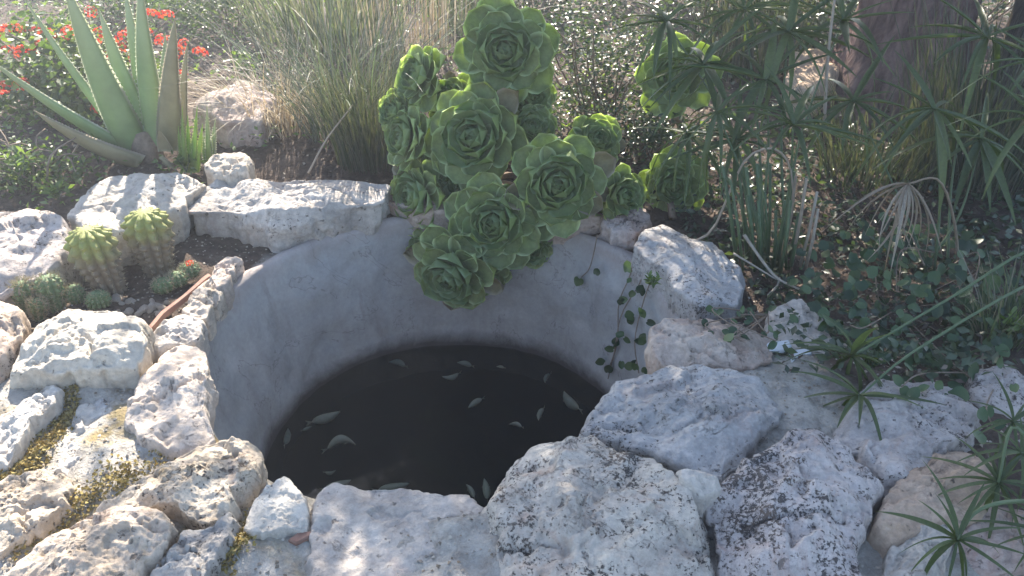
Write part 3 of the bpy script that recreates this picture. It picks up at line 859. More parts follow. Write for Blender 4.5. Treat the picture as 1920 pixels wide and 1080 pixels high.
aeonium([(1262, 342, 2.95, 68, .15, -.3, .4)], (1270, 400), 'single drooping rosette on the back rim under the sedge', n_out=20)
aeonium([(1268, 140, 3.35, 76, -.1, .1, .6)], (1290, 260), 'shaded rosette high behind the sedge leaves', zroot=.1, n_out=20)

# ------------------------------------------------------------------ aloe
def aloe_leaf(base, tip, w, mat, root, org, bend=.15, thick=.28, face=None, teeth=True, n=18):
    base, tip = Vector(base), Vector(tip)
    d = tip - base
    L = d.length
    side = d.cross(Vector((0, 0, 1)))
    if face is not None: side = d.cross(Vector(face))
    side.normalize()
    up = side.cross(d).normalized()            # upper (channelled) face
    V, UV, Fc = [], [], []
    prof = [(-1, .16), (-.6, -.02), (0, -.14), (.6, -.02), (1, .16), (.62, -.42), (0, -.62), (-.62, -.42)]
    k = len(prof)
    for i in range(n + 1):
        s = i / n
        c = base + d * s - up * (bend * L * (s * (1 - s)) * 1.6)
        ww = w * .5 * (1.0 - .12 * s) * (1 - s ** 1.9) ** .85 if s < 1 else .0006
        ww = max(ww, .0012)
        for a, b in prof:
            V.append(c + side * a * ww + up * b * ww * (2 * thick) * 1.3)
            UV.append((1.0 if abs(a) == 1 else .3, s))
    for i in range(n):
        for j in range(k):
            j2 = (j + 1) % k
            Fc.append((i * k + j, i * k + j2, (i + 1) * k + j2, (i + 1) * k + j))
    Fc.append(tuple(range(k)))
    if teeth:
        for i in range(1, n * 2 - 3):
            s = i / (n * 2)
            ii = min(int(s * n), n - 1); f = s * n - ii
            for jj in (0, 4):
                a = V[ii * k + jj].lerp(V[(ii + 1) * k + jj], f)
                o = side * (-1 if jj == 0 else 1)
                m0 = len(V)
                V += [a - d.normalized() * .004, a + d.normalized() * .004, a + o * .005 + d.normalized() * .003, a - up * .003]
                UV += [(1, s)] * 4
                Fc += [(m0, m0 + 1, m0 + 2), (m0, m0 + 2, m0 + 3), (m0 + 1, m0 + 3, m0 + 2)]
    me = make_mesh('leaf', [tuple(v - org) for v in V], Fc, mat, True, UV)
    return link('leaf', me, root)

def aloe():
    org = at(275, 296, .03)
    root = thing('aloe', org, 'large grey green aloe with long toothed leaves at the back left', 'aloe')
    y0 = org.y
    cam_up = Vector((0, -.6, .8))
    L = [  # base px, tip px, tip y, width, mat
        ((262, 285), (40, -12), y0 + .15, .05, 'aloe'), ((255, 280), (118, -40), y0 - .05, .105, 'aloe'),
        ((278, 262), (186, 18), y0 + .15, .075, 'aloe'), ((285, 255), (232, -30), y0 + .25, .055, 'aloe'),
        ((297, 262), (262, -40), y0 + .02, .085, 'aloe'), ((300, 250), (250, -10), y0 + .35, .05, 'aloe'),
        ((316, 268), (328, 34), y0 - .08, .075, 'aloe_dry'), ((340, 262), (352, 76), y0 + .12, .035, 'aloe_dry'),
        ((262, 285), (-30, 104), y0 - .05, .07, 'aloe'), ((258, 296), (62, 206), y0 - .18, .085, 'aloe_dry'),
        ((285, 270), (310, 60), y0 + .3, .05, 'aloe')]
    for (bu, bv), (tu, tv), ty, w, mt in L:
        b = aty(bu, bv, y0 + (0.03 if mt == 'aloe' else -.03))
        t = aty(tu, tv, ty)
        o = aloe_leaf(b + Vector((0, 0, -.02)), t, w * 1.5, M[mt], root, org, bend=random.uniform(.05, .14), face=(-.2 if bu < 290 else .2, .75, .75) if True else None)
        if mt == 'aloe_dry': o['label'] = 'browning leaf'
    # cut stump and dry leaf bases
    for (bu, bv), (tu, tv), w in (((312, 285), (298, 244), .07), ((306, 300), (330, 318), .03), ((300, 292), (322, 314), .025)):
        o = aloe_leaf(aty(bu, bv, y0 - .08), aty(tu, tv, y0 - .12), w, M['aloe_dry'], root, org, .05, face=(0, -1, .3), teeth=False, n=8)
        o['label'] = 'withered cut leaf'
    st = MB(); st.tube([org + Vector((0, .03, -.05)), org + Vector((0, .02, .05)), org + Vector((.0, .02, .12))], [.07, .065, .04], 10)
    st.build('stem', M['stem'], root, org)
aloe()
def pup(px, label, leaves, mt):
    org = at(*px, .03)
    root = thing('young_aloe', org, label, 'aloe', 'young aloes at the foot of the big aloe')
    for (tu, tv, dx, w) in leaves:
        aloe_leaf(org + Vector((dx, 0, -.01)), aty(tu, tv, org.y + random.uniform(-.04, .04)), w, M[mt], root, org, .08, face=(random.uniform(-.4, .4), .8, .6), n=10)
pup((358, 318), 'yellow green young aloe shoot at the foot of the big aloe', [(342, 200, -.02, .03), (352, 216, -.01, .028), (370, 200, .01, .028), (334, 236, -.03, .025), (380, 232, .02, .028), (362, 250, 0, .03), (345, 262, -.02, .03)], 'aloe_young')
pup((392, 306), 'darker green young aloe shoot right of the yellow green one', [(388, 198, 0, .03), (404, 222, .01, .03), (376, 240, -.01, .026), (398, 250, .01, .026)], 'aloe')

# ------------------------------------------------------------------ scattered leaves
TEMPL = (np.array([(0, 0, 0), (.35, -.24, .05), (.35, .24, .05), (.5, 0, -.02), (.75, -.18, .02), (.75, .18, .02), (1, 0, -.06)]),
         [(0, 1, 3), (0, 3, 2), (1, 4, 3), (3, 5, 2), (3, 4, 6), (3, 6, 5)])
TEMPL_S = (np.array([(0, 0, 0), (.5, -.28, .06), (1, 0, -.04), (.5, .28, .06)]), [(0, 1, 2), (0, 2, 3)])

def scatter(P, size, templ=TEMPL, up=.5, width=1.0, rng=RNG, dirs=None):
    """leaves at points P, random orientation biased upward; returns V, F arrays of triangles"""
    P = np.asarray(P); n = len(P)
    T, TF = templ
    T = T * np.array([1, width, 1])
    if dirs is None:
        d = rng.normal(size=(n, 3)); d[:, 2] = d[:, 2] * .5 + .1
    else: d = dirs + rng.normal(size=(n, 3)) * .35
    d /= np.linalg.norm(d, axis=1, keepdims=True)
    nn = rng.normal(size=(n, 3)) * (1 - up); nn[:, 2] += up
    y = np.cross(nn, d); y /= np.linalg.norm(y, axis=1, keepdims=True) + 1e-9
    z = np.cross(d, y)
    s = (size * rng.uniform(.6, 1.3, n))[:, None, None]
    V = P[:, None, :] + s * (T[None, :, 0:1] * d[:, None, :] + T[None, :, 1:2] * y[:, None, :] + T[None, :, 2:3] * z[:, None, :])
    k = len(T)
    Fc = (np.array(TF)[None, :, :] + (np.arange(n) * k)[:, None, None]).reshape(-1, 3)
    return V.reshape(-1, 3), Fc

def foliage(name, P, size, mat, parent, org, kind=None, **kw):
    V, Fc = scatter(P, size, **kw)
    o = link(name, make_mesh(name, V - np.array(org)[None, :], Fc, mat, False), parent, org if parent is None else None)
    if kind: o['kind'] = kind
    return o

def blob_points(n, c, rad, rng=RNG, shell=.35, lumps=7):
    """points in an uneven bush: several overlapping lumps"""
    c, rad = np.array(c), np.array(rad)
    L = rng.normal(size=(lumps, 3)); L /= np.linalg.norm(L, axis=1, keepdims=True)
    L *= rng.uniform(.25, .7, (lumps, 1))
    k = rng.integers(0, lumps, n)
    d = rng.normal(size=(n, 3)); d /= np.linalg.norm(d, axis=1, keepdims=True)
    r = rng.uniform(shell, 1, (n, 1)) ** .5 * rng.uniform(.35, .6, (lumps, 1))[k]
    P = c + rad * (L[k] + d * r)
    return P

def twigs(root, org, c, rad, n, mat, r0=.006, rng=random):
    b = MB()
    for _ in range(n):
        e = Vector((c[0] + rng.uniform(-1, 1) * rad[0] * .8, c[1] + rng.uniform(-1, 1) * rad[1] * .8, c[2] + rng.uniform(0, .9) * rad[2]))
        s = Vector(org) + Vector((rng.uniform(-.08, .08), rng.uniform(-.08, .08), -.04))
        mid = s.lerp(e, .5) + Vector((rng.uniform(-.06, .06), rng.uniform(-.06, .06), .06))
        b.tube(spline([s, mid, e], 7), [r0, r0 * .9, r0 * .8, r0 * .7, r0 * .6, r0 * .5, r0 * .35], 5)
    b.build('branches', mat, root, org)

def bush(px, y, rad, n, size, mat, label, name='bush', cat='bush', group=None, zc=None, tw=14, width=1.0, lumps=8, up=.5):
    p = aty(*px, y)
    org = Vector((p.x, y, 0.03))
    c = Vector((p.x, y, zc if zc is not None else rad[2] * .8))
    root = thing(name, org, label, cat, group)
    P = blob_points(n, c, rad, lumps=lumps)
    P = P[P[:, 2] > .0]
    foliage('foliage', P, size, M[mat], root, org, width=width, up=up)
    twigs(root, org, c, rad, tw, M['stem'])
    return root, org, P

# lantana with red flower heads
root, org, P = bush((185, 190), 3.95, (.62, .45, .40), 4600, .042, 'bush', 'leafy green bush with red flower heads behind the aloe', 'flowering_bush', zc=.24, width=1.2, lumps=14)
def floret_head(seed):
    rng = np.random.default_rng(seed)
    b = MB()
    for k in range(16):
        a, e = k * GA, .15 + 1.25 * (k / 16) ** .6
        c = Vector((math.sin(e) * math.cos(a), math.sin(e) * math.sin(a), math.cos(e) * .6))
        B = basis(c)
        V = [c + B @ Vector((0, 0, .03))]
        for j in range(8):
            w = 2 * math.pi * j / 8 + rng.random()
            q = .32 if j % 2 == 0 else .22
            V.append(c + B @ Vector((math.cos(w) * q, math.sin(w) * q, .1)))
        b.add([tuple(v) for v in V], [(0, 1 + j, 1 + (j + 1) % 8) for j in range(8)])
    return make_mesh('flower_head', np.concatenate(b.V), b.Fc, M['flower_red'], False)
FH = [floret_head(s) for s in range(3)]
fl = [(30, 55), (52, 58), (72, 62), (92, 64), (15, 95), (38, 98), (60, 100), (80, 82), (130, 62), (190, 66), (195, 195), (186, 205), (200, 110), (250, 62), (272, 60), (285, 28), (312, 30), (300, 75), (312, 78), (345, 85), (330, 98), (10, 165), (40, 160), (5, 178), (340, 140), (182, 180), (255, 110), (230, 72), (170, 22), (375, 100), (8, 60), (228, 88)]
for i, (u, v) in enumerate(fl):
    p = aty(u, v, 3.62 + .25 * random.random() + (130 - v) * .003)
    o = link('flower_head', FH[i % 3], root, p - org)
    r = random.uniform(.028, .042)
    o.scale = (r, r, r); o.rotation_euler = (random.uniform(-.5, .5) + .5, random.uniform(-.4, .4), random.uniform(0, 6))

# low bushes along the back
bush((60, 300), 3.15, (.32, .25, .14), 900, .03, 'bush', 'low tangled weed at the left edge in front of the red flowers', 'weed_patch', 'weed', zc=.07)
bush((440, 70), 5.2, (.55, .5, .35), 2200, .035, 'bush', 'rounded green shrub far behind the dry grass tuft', 'shrub', 'shrub', zc=.25)
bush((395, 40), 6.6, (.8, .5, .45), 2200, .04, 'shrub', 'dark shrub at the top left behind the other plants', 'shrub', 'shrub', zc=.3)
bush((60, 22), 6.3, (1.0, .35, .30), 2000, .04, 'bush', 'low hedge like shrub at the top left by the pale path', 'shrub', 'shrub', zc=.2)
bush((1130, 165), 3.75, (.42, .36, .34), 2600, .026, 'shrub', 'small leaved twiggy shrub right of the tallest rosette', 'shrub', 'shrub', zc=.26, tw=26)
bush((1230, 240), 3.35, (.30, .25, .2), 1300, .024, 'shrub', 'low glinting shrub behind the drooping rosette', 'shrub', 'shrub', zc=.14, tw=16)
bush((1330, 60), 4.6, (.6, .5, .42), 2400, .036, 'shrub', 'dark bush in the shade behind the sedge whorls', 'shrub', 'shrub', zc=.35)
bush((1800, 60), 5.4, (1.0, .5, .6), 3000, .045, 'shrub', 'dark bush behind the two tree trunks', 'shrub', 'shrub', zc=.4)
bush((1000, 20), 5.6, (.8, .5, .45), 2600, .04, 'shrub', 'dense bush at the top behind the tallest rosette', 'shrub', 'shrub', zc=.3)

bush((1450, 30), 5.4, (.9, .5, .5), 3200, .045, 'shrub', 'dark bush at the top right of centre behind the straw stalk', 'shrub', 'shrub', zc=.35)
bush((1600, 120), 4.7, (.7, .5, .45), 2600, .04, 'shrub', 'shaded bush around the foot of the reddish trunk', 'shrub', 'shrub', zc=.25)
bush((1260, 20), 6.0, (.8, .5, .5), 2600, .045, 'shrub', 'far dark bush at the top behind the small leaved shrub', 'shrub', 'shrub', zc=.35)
bush((760, 10), 6.6, (.9, .5, .5), 2600, .045, 'bush', 'far sunlit bush behind the dry reed stalks', 'shrub', 'shrub', zc=.3)
bush((240, 30), 5.6, (.8, .5, .32), 2400, .04, 'bush', 'green bush behind the red flowers', 'shrub', 'shrub', zc=.2)
# weeds: leafy stems
def weed(px, h, n, label, mat='weed', size=.04, z=.03, lean=.25):
    org = at(*px, z)
    root = thing('weed', org, label, 'weed', 'small weeds around the pond')
    st = MB(); P, D = [], []
    for k in range(n):
        a = random.uniform(0, 6.28)
        tip = org + Vector((math.cos(a) * lean * h * 1.5, math.sin(a) * lean * h * 1.5, h * random.uniform(.6, 1)))
        path = spline([org, org.lerp(tip, .5) + Vector((0, 0, .1 * h)), tip], 8)
        st.tube(path, .0025, 4)
        for p in path[2:]:
            for s in (0, 1):
                b = random.uniform(0, 6.28)
                P.append(p); D.append((math.cos(b), math.sin(b), .5))
    st.build('stalks', M['sedge_stem'], root, org)
    foliage('foliage', np.array([tuple(p) for p in P]), size, M[mat], root, org, dirs=np.array(D), width=.8)
weed((45, 345), .13, 6, 'bright green weed at the left edge above the grey boulder')
weed((185, 305), .10, 4, 'pale little weed left of the aloe base')
weed((110, 375), .06, 5, 'low weed between the grey boulder and the striped slab')
weed((350, 322), .07, 6, 'fresh green weed under the young aloe shoots', size=.03)
weed((470, 160), .18, 6, 'yellowish green weed in front of the dry grass', size=.05, z=.1)
weed((1225, 540), .05, 5, 'sunlit weed on the edge of the smooth grey rock', size=.02, z=.06)
weed((1900, 640), .10, 5, 'grassy weed at the right edge above the stones', size=.035)
weed((1620, 700), .06, 4, 'small weed behind the drooping sedge leaves', 'bush', size=.03)

# grass and reed clumps
def blades(px, z, n, L, spread, lean, mat, label, w=.006, name='grass_clump', cat='grass clump', group=None, droop=.5, dirx=0.0):
    org = at(*px, z)
    V, Fc = [], []
    rng = RNG
    m_ = 7
    for k in range(n):
        a = rng.uniform(0, 6.28); rr = spread * math.sqrt(rng.random())
        b = np.array([org.x + math.cos(a) * rr, org.y + math.sin(a) * rr * .7, z - .02])
        a2 = a + rng.normal() * .7
        ln = L * rng.uniform(.5, 1.05)
        out = np.array([math.cos(a2) + dirx, math.sin(a2), 0]) * lean * rng.uniform(.2, 1.2)
        side = np.array([-math.sin(a2 + rng.normal()), math.cos(a2 + rng.normal()), 0])
        i0 = len(V)
        dr = droop * rng.uniform(.2, 1.3)
        for i in range(m_ + 1):
            s = i / m_
            c = b + out * ln * s ** 1.4 + np.array([0, 0, ln * (s - dr * s * s * lean)])
            ww = w * (1 - s ** 2) * rng.uniform(.9, 1.1) + .0006
            V += [c - side * ww / 2, c + side * ww / 2]
        for i in range(m_):
            q = i0 + 2 * i
            Fc.append((q, q + 1, q + 3, q + 2))
    root = thing(name, org, label, cat, group)
    link('blades', make_mesh('blades', np.array(V) - np.array(org), np.array(Fc), M[mat], False), root)
G = 'grass and reed clumps behind the pond'
blades((520, 235), .05, 420, .55, .20, .75, 'straw', 'pale straw coloured dry grass tuft spreading to the left', w=.004, droop=.8, group=G, dirx=-.35)
blades((655, 245), .06, 330, 1.05, .22, .75, 'reed_grey', 'tall grey green reed clump left of the rosettes', w=.0042, droop=.65, group=G, name='reed_clump', cat='reeds')
blades((700, 300), .04, 460, .60, .16, .35, 'reed_dark', 'shaded grass clump at the foot of the tall reeds', w=.004, group=G)
blades((770, 110), .05, 85, 1.2, .32, .14, 'straw', 'upright dry reed stalks behind the left rosettes', w=.007, droop=.2, group=G, name='reed_clump', cat='reeds')
blades((880, 60), .05, 260, .8, .30, .3, 'reed', 'sunlit grass behind the tallest rosette', w=.006, group=G)
blades((620, 90), .05, 420, 1.0, .45, .4, 'reed', 'bright green grass far behind the reed clump', w=.008, group=G)
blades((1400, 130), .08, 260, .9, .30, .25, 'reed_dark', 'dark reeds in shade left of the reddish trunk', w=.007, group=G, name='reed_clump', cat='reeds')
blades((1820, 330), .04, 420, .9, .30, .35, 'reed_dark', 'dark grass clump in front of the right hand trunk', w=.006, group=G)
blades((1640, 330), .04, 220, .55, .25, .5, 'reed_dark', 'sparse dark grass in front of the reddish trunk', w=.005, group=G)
blades((1880, 640), .0, 140, .34, .10, .6, 'reed', 'tuft of brown and green stalks at the right edge', w=.006, group=G)

# ------------------------------------------------------------------ umbrella sedge
SED = []
for (dr, w, cu) in ((.15, .085, .02), (.35, .075, -.05), (.6, .085, .06), (.9, .075, .0), (.25, .10, .1)):
    v, f, u = ribbon(1, w, 12, dr, .05, .5, .5, curl=cu)
    SED.append((make_mesh('leaf', v, f, M['sedge'], True, u), make_mesh('leaf', *ribbon(1, w * .55, 12, dr + .35, .05, .8, .5, curl=cu * 3)[:2], M['straw_obj'], True, u)))

def sedge(org, label, shoots, stalks=()):
    root = thing('umbrella_sedge', org, label, 'sedge', 'umbrella sedge plants right of the pond')
    for sh in shoots:
        tip, Lr, n, ctrl, dead, updir, spread = sh
        b = MB()
        pts = spline([org + Vector((random.uniform(-.07, .07), random.uniform(-.05, .05), -.03))] + list(ctrl) + [tip], 14)
        b.tube(pts, [.0055 - .0025 * k / 13 for k in range(14)], 6)
        so = b.build('stem', M['straw_obj' if dead else 'sedge_stem'], root, org)
        if dead: so['label'] = 'dried drooping shoot'
        B = basis(updir)
        ph = random.uniform(0, 6)
        for k in range(n):
            a = ph + k * 2 * math.pi / n + random.uniform(-.2, .2)
            el = random.uniform(*spread)
            ln = Lr * random.uniform(.65, 1.1)
            loc = B @ Vector((math.cos(a) * math.cos(el), math.sin(a) * math.cos(el), math.sin(el)))
            x = loc.normalized()
            zz = Vector((0, 0, 1)) - x * x.z
            zz = zz.normalized() if zz.length > .15 else B @ Vector((0, 1, 0))
            yy = zz.cross(x).normalized(); zz = x.cross(yy)
            m4 = Matrix((x, yy, zz)).transposed().to_4x4()
            vi = random.randrange(5)
            wsc = random.uniform(.8, 1.2)
            link('leaf', SED[vi][1 if dead else 0], so, matrix=Matrix.Translation(tip - org) @ m4 @ Matrix.Diagonal((ln, ln * wsc, ln, 1)))
    return root

def stalkset(root, org, px_list, mat):
    for (u0, v0), (u1, v1), y, r in px_list:
        b = MB()
        p0, p1 = aty(u0, v0, y), aty(u1, v1, y + random.uniform(-.03, .03))
        b.tube([p0, p0.lerp(p1, .5) + Vector((.004, 0, 0)), p1], [r, r * .95, r * .8], 6)
        b.build('stalk', M[mat], root, org)

up = Vector((0, 0, 1))
oA = at(1455, 500, 0)
yA = oA.y
def sh(u, v, y, L, n, ctrl=(), dead=False, d=(0, 0, 1), spread=(.0, .75)):
    return (aty(u, v, y), L, n, [aty(*c) for c in ctrl], dead, Vector(d), spread)
rA = sedge(oA, 'tall umbrella sedge with many stalks beside the smooth grey rock', [
    sh(1487, 235, 2.45, .30, 13, [(1480, 350, 2.45)], d=(.1, -.3, 1)),
    sh(1382, 262, 2.55, .26, 13, [(1400, 380, 2.5)], d=(-.2, -.4, 1), spread=(-.2, .5)),
    sh(1320, 120, 2.8, .36, 16, [(1390, 300, 2.65)], d=(-.4, -.4, .8), spread=(-.3, .5)),
    sh(1478, 60, 2.85, .36, 14, [(1465, 260, 2.65)], d=(0, -.4, 1), spread=(-.2, .6)),
    sh(1250, 40, 3.0, .34, 14, [(1370, 250, 2.8)], d=(-.4, -.3, .9), spread=(-.3, .5)),
    sh(1395, 20, 3.1, .36, 14, [(1420, 230, 2.8)], d=(-.1, -.3, 1), spread=(-.2, .5)),
    sh(1345, 210, 2.5, .26, 11, [(1400, 360, 2.45)], d=(-.5, -.3, .8), spread=(-.4, .4)),
    sh(1580, 40, 3.0, .32, 12, [(1500, 260, 2.75)], d=(.3, -.3, .9)),
    sh(1435, 150, 2.7, .32, 12, [(1440, 300, 2.6)], d=(-.1, -.4, .9), spread=(-.3, .5)),
    sh(1290, 250, 2.7, .28, 12, [(1380, 360, 2.6)], d=(-.5, -.3, .8), spread=(-.5, .4))])
st = []
for k in range(17):
    u = 1385 + k * 6.4 + random.uniform(-4, 4)
    st.append(((u, 500 + random.uniform(-14, 14)), (u + (k - 8) * 3.5 + random.uniform(-6, 6), random.uniform(300, 400)), yA + random.uniform(-.08, .1), random.uniform(.005, .008)))
stalkset(rA, oA, st, 'sedge_stem')
st = [((1485, 490), (1512, 335), yA - .05, .006), ((1500, 500), (1532, 360), yA - .04, .006), ((1510, 505), (1534, 392), yA - .06, .006), ((1470, 480), (1492, 330), yA, .006)]
stalkset(rA, oA, st, 'straw_obj')
oB = at(1760, 500, 0)
sedge(oB, 'umbrella sedge in deep shade with a dried drooping shoot', [
    sh(1752, 205, 2.55, .34, 14, [(1762, 380, 2.5)], d=(0, -.3, 1), spread=(-.5, .3)),
    sh(1702, 345, 2.35, .27, 20, [(1790, 420, 2.4), (1760, 338, 2.38)], True, d=(-.35, -.3, -1), spread=(.05, 1.3)),
    sh(1850, 70, 2.9, .36, 13, [(1790, 300, 2.7)], d=(.2, -.3, 1), spread=(-.3, .5)),
    sh(1600, 190, 2.8, .34, 13, [(1690, 380, 2.6)], d=(-.3, -.3, .9), spread=(-.4, .4)),
    sh(1840, 260, 2.6, .32, 13, [(1800, 400, 2.5)], d=(.2, -.3, .9), spread=(-.4, .4))])
oC = at(2010, 560, .02)
sedge(oC, 'umbrella sedge arching in from the right edge over the grey boulder', [
    sh(1940, 225, 1.95, .22, 13, [(1990, 400, 2.0)], d=(-.3, -.3, .9), spread=(-.2, .6)),
    sh(1598, 668, 1.74, .21, 18, [(1960, 462, 2.0), (1780, 560, 1.87)], d=(-.6, -.6, -.2), spread=(-.5, .6)),
    sh(1612, 742, 1.60, .21, 14, [(1960, 520, 1.95), (1720, 655, 1.72)], d=(-.3, -.6, -.5), spread=(-.3, .8)),
    sh(1960, 120, 2.2, .24, 12, [(2000, 330, 2.1)], d=(-.2, -.3, 1))])
oD = at(1985, 930, .0)
sedge(oD, 'small umbrella sedge in the bottom right corner', [
    sh(1872, 905, 1.24, .155, 17, [(1960, 880, 1.26), (1900, 800, 1.3)], d=(-.3, -.5, .6), spread=(-.5, .4)),
    sh(1795, 1012, 1.08, .15, 15, [(1900, 940, 1.15), (1830, 960, 1.12)], d=(-.2, -.6, .5), spread=(-.5, .4)),
    sh(1960, 1000, 1.12, .15, 14, [(1980, 950, 1.15)], d=(-.2, -.5, .6), spread=(-.4, .4)),
    sh(1915, 850, 1.3, .14, 12, [(1970, 860, 1.3)], d=(.1, -.4, .8), spread=(-.3, .5)),
    sh(1900, 790, 1.42, .12, 10, [(1975, 830, 1.4)], d=(-.1, -.4, .8), spread=(-.3, .5))])

# loose dry stalks
def stick(path, r, label, name='dry_stalk', mat='straw_obj', n=16):
    pts = [aty(*p) for p in path]
    org = pts[0].copy()
    b = MB()
    P = spline(pts, n) if len(pts) > 2 else [pts[0].lerp(pts[1], k / (n - 1)) for k in range(n)]
    b.tube(P, [r * (1 - .45 * k / (n - 1)) for k in range(n)], 6)
    o = b.build(name, M[mat], None, org)
    return tag(o, label, 'stalk', 'dry stalks')
stick([(578, 325, 3.02), (612, 262, 3.08), (662, 196, 3.15)], .005, 'thin pale stick leaning on the soil left of the rosettes')
stick([(1545, 240, 2.75), (1552, 110, 2.8), (1568, -30, 2.85)], .007, 'long straight straw stalk rising in front of the reddish trunk')
stick([(1285, 460, 2.50), (1335, 432, 2.48), (1372, 350, 2.45), (1402, 295, 2.42), (1450, 278, 2.4), (1480, 310, 2.42), (1488, 370, 2.45)], .005, 'arched pale dead stalk bending over the smooth grey rock')
stick([(1395, 440, 2.38), (1430, 490, 2.32), (1458, 522, 2.26), (1498, 542, 2.2)], .006, 'forked dry twig lying at the foot of the sedge stalks')
stick([(1375, 475, 2.34), (1420, 502, 2.30), (1456, 524, 2.26)], .004, 'thin dry twig crossing the forked twig')
stick([(1440, 555, 2.2), (1458, 535, 2.24), (1462, 520, 2.26)], .005, 'short broken piece of stalk below the forked twig')
stick([(55, 617, 2.02), (80, 616, 2.02), (108, 616, 2.02)], .003, 'short pale straw lying by the rugged white boulder')

# ------------------------------------------------------------------ creeping plants
def round_leaf(n=10):
    V, UV = [(0.45, 0, -.05)], [(0, .5)]
    for k in range(n):
        a = 2 * math.pi * k / n
        r = .5 * (1 - .18 * (abs(a - math.pi) < .4))
        V.append((.48 + r * math.cos(a), r * math.sin(a) * .95, .05 * math.cos(2 * a)))
        UV.append((1, .5))
    return V, [(0, 1 + k, 1 + (k + 1) % n) for k in range(n)], UV
rv, rf, ru = round_leaf(14)
RL = []
for q, (nar, fo) in enumerate(((.95, .0), (.8, .16), (1.05, -.12), (.7, .22))):
    W = [(x + .05 * math.sin(9 * y + q), y * nar, z + abs(y) * fo * 1.6 - .25 * fo * x * x) for x, y, z in rv]
    RL.append(make_mesh('leaf', W, rf, M['ivy'], True, ru))

def creeper(label, org, leaf_pts, smin, smax, strands, name='creeping_plant', cat='creeper', up=(0, -.5, .8)):
    root = thing(name, org, label, cat)
    st = MB()
    for s in strands:
        P = spline(s, 14)
        st.tube(P, .0022, 5)
    st.build('stems', M['stem'], root, org)
    for p in leaf_pts:
        s = random.uniform(smin, smax)
        ax = (Vector(up) + Vector((random.uniform(-.6, .6), random.uniform(-.6, .6), random.uniform(-.4, .4)))).normalized()
        B = basis(ax)
        link('leaf', random.choice(RL), root, matrix=Matrix.Translation(p - org) @ B.to_4x4() @ Matrix.Rotation(random.uniform(0, 6.28), 4, 'Z') @ Matrix.Scale(s, 4))
    return root
# carpet right
lp = []
while len(lp) < 290:
    u, v = random.uniform(1480, 1900), random.uniform(400, 745)
    if v > 560 + (u - 1490) * .9 or (u - 1680) ** 2 / 220 ** 2 + (v - 580) ** 2 / 180 ** 2 > 1: continue
    lp.append(at(u, v, random.uniform(.0, .11)))
o_ = at(1680, 580, 0)
creeper('dark round leaved creeper carpeting the soil right of the pond', o_, lp, .026, .055, [[o_] + [lp[k], lp[k + 1] * .5 + lp[k] * .5] for k in range(0, 60, 6)])
lp = [at(random.uniform(1290, 1480), random.uniform(572, 640) , random.uniform(.09, .13)) for _ in range(26)]
o_ = at(1440, 590, .06)
creeper('thin dark creeper trailing over the rim between the grey and pink rocks', o_, lp, .02, .035, [[o_, lp[k], lp[k + 1]] for k in range(0, 20, 3)])
lp = [at(u, v, .12) for u, v in ((1850, 760), (1838, 790), (1862, 800), (1846, 815), (1705, 745), (1690, 725), (1720, 735), (1735, 700), (1900, 720), (1880, 690))]
o_ = at(1880, 700, .05)
creeper('few dark leaves hanging over the grey boulder at the right edge', o_, lp, .03, .05, [[o_, lp[0], lp[2]], [o_, lp[7], lp[5]]])
# vine on the inner wall
def wp(u, v, o=.015): return onwall(u, v, o)
strands = [[(1222, 450), (1205, 520), (1165, 590), (1152, 660), (1140, 710)], [(1235, 470), (1222, 520), (1205, 570), (1190, 640), (1198, 700)], [(1190, 480), (1180, 520), (1160, 570), (1158, 640), (1142, 690)], [(1120, 440), (1112, 480), (1104, 505), (1090, 520)]]
S3 = [[wp(*q) for q in s] for s in strands]
lpx = [(1087, 520), (1116, 516), (992, 497), (1010, 488), (1176, 512), (1186, 526), (1190, 545), (1198, 552), (1160, 562), (1166, 572), (1180, 590), (1190, 594), (1212, 602), (1206, 596), (1172, 628), (1190, 636), (1212, 636), (1200, 638), (1160, 640), (1152, 655), (1134, 680), (1165, 676), (1178, 684), (1194, 694), (1206, 700), (1216, 706), (1150, 648), (1170, 632), (1140, 700), (1188, 690)]
lp = [wp(u, v, .02 + .02 * random.random()) for u, v in lpx]
creeper('dark trailing vine with round leaves hanging down the inner pond wall', S3[0][0].copy(), lp, .030, .046, S3, 'trailing_vine', 'vine', up=(-.3, -.8, .3))

# ------------------------------------------------------------------ cacti
def cactus_mat(name, lo, hi, h0, h1):
    t = NT(name)
    c = t.coords(False)
    sx = t.n('ShaderNodeSeparateXYZ'); t.l(c, sx.inputs[0])
    z = t.math('ADD', sx.outputs['Z'], t.math('MULTIPLY', t.math('SUBTRACT', t.noise(c, 18, 4), .5), .10))
    f = t.ramp(t.math('DIVIDE', t.math('SUBTRACT', z, h0), h1 - h0), [(0, 0.0), (1, 1.0)])
    col = t.mix(f, lo, hi)
    col = t.mix(.4, col, t.ramp(t.noise(c, 90, 4), [(.3, .5), (.7, 1)]), 'MULTIPLY')
    return t.surface(t.principled(col, .7, t.bump(t.noise(c, 60, 5), .4, .004), .3))
M['cactus'] = cactus_mat('golden_cactus', (.19, .155, .11), (.27, .285, .085), .13, .22)
M['cactus_ball'] = cactus_mat('ball_cactus', (.07, .10, .05), (.13, .19, .09), -.02, .03)

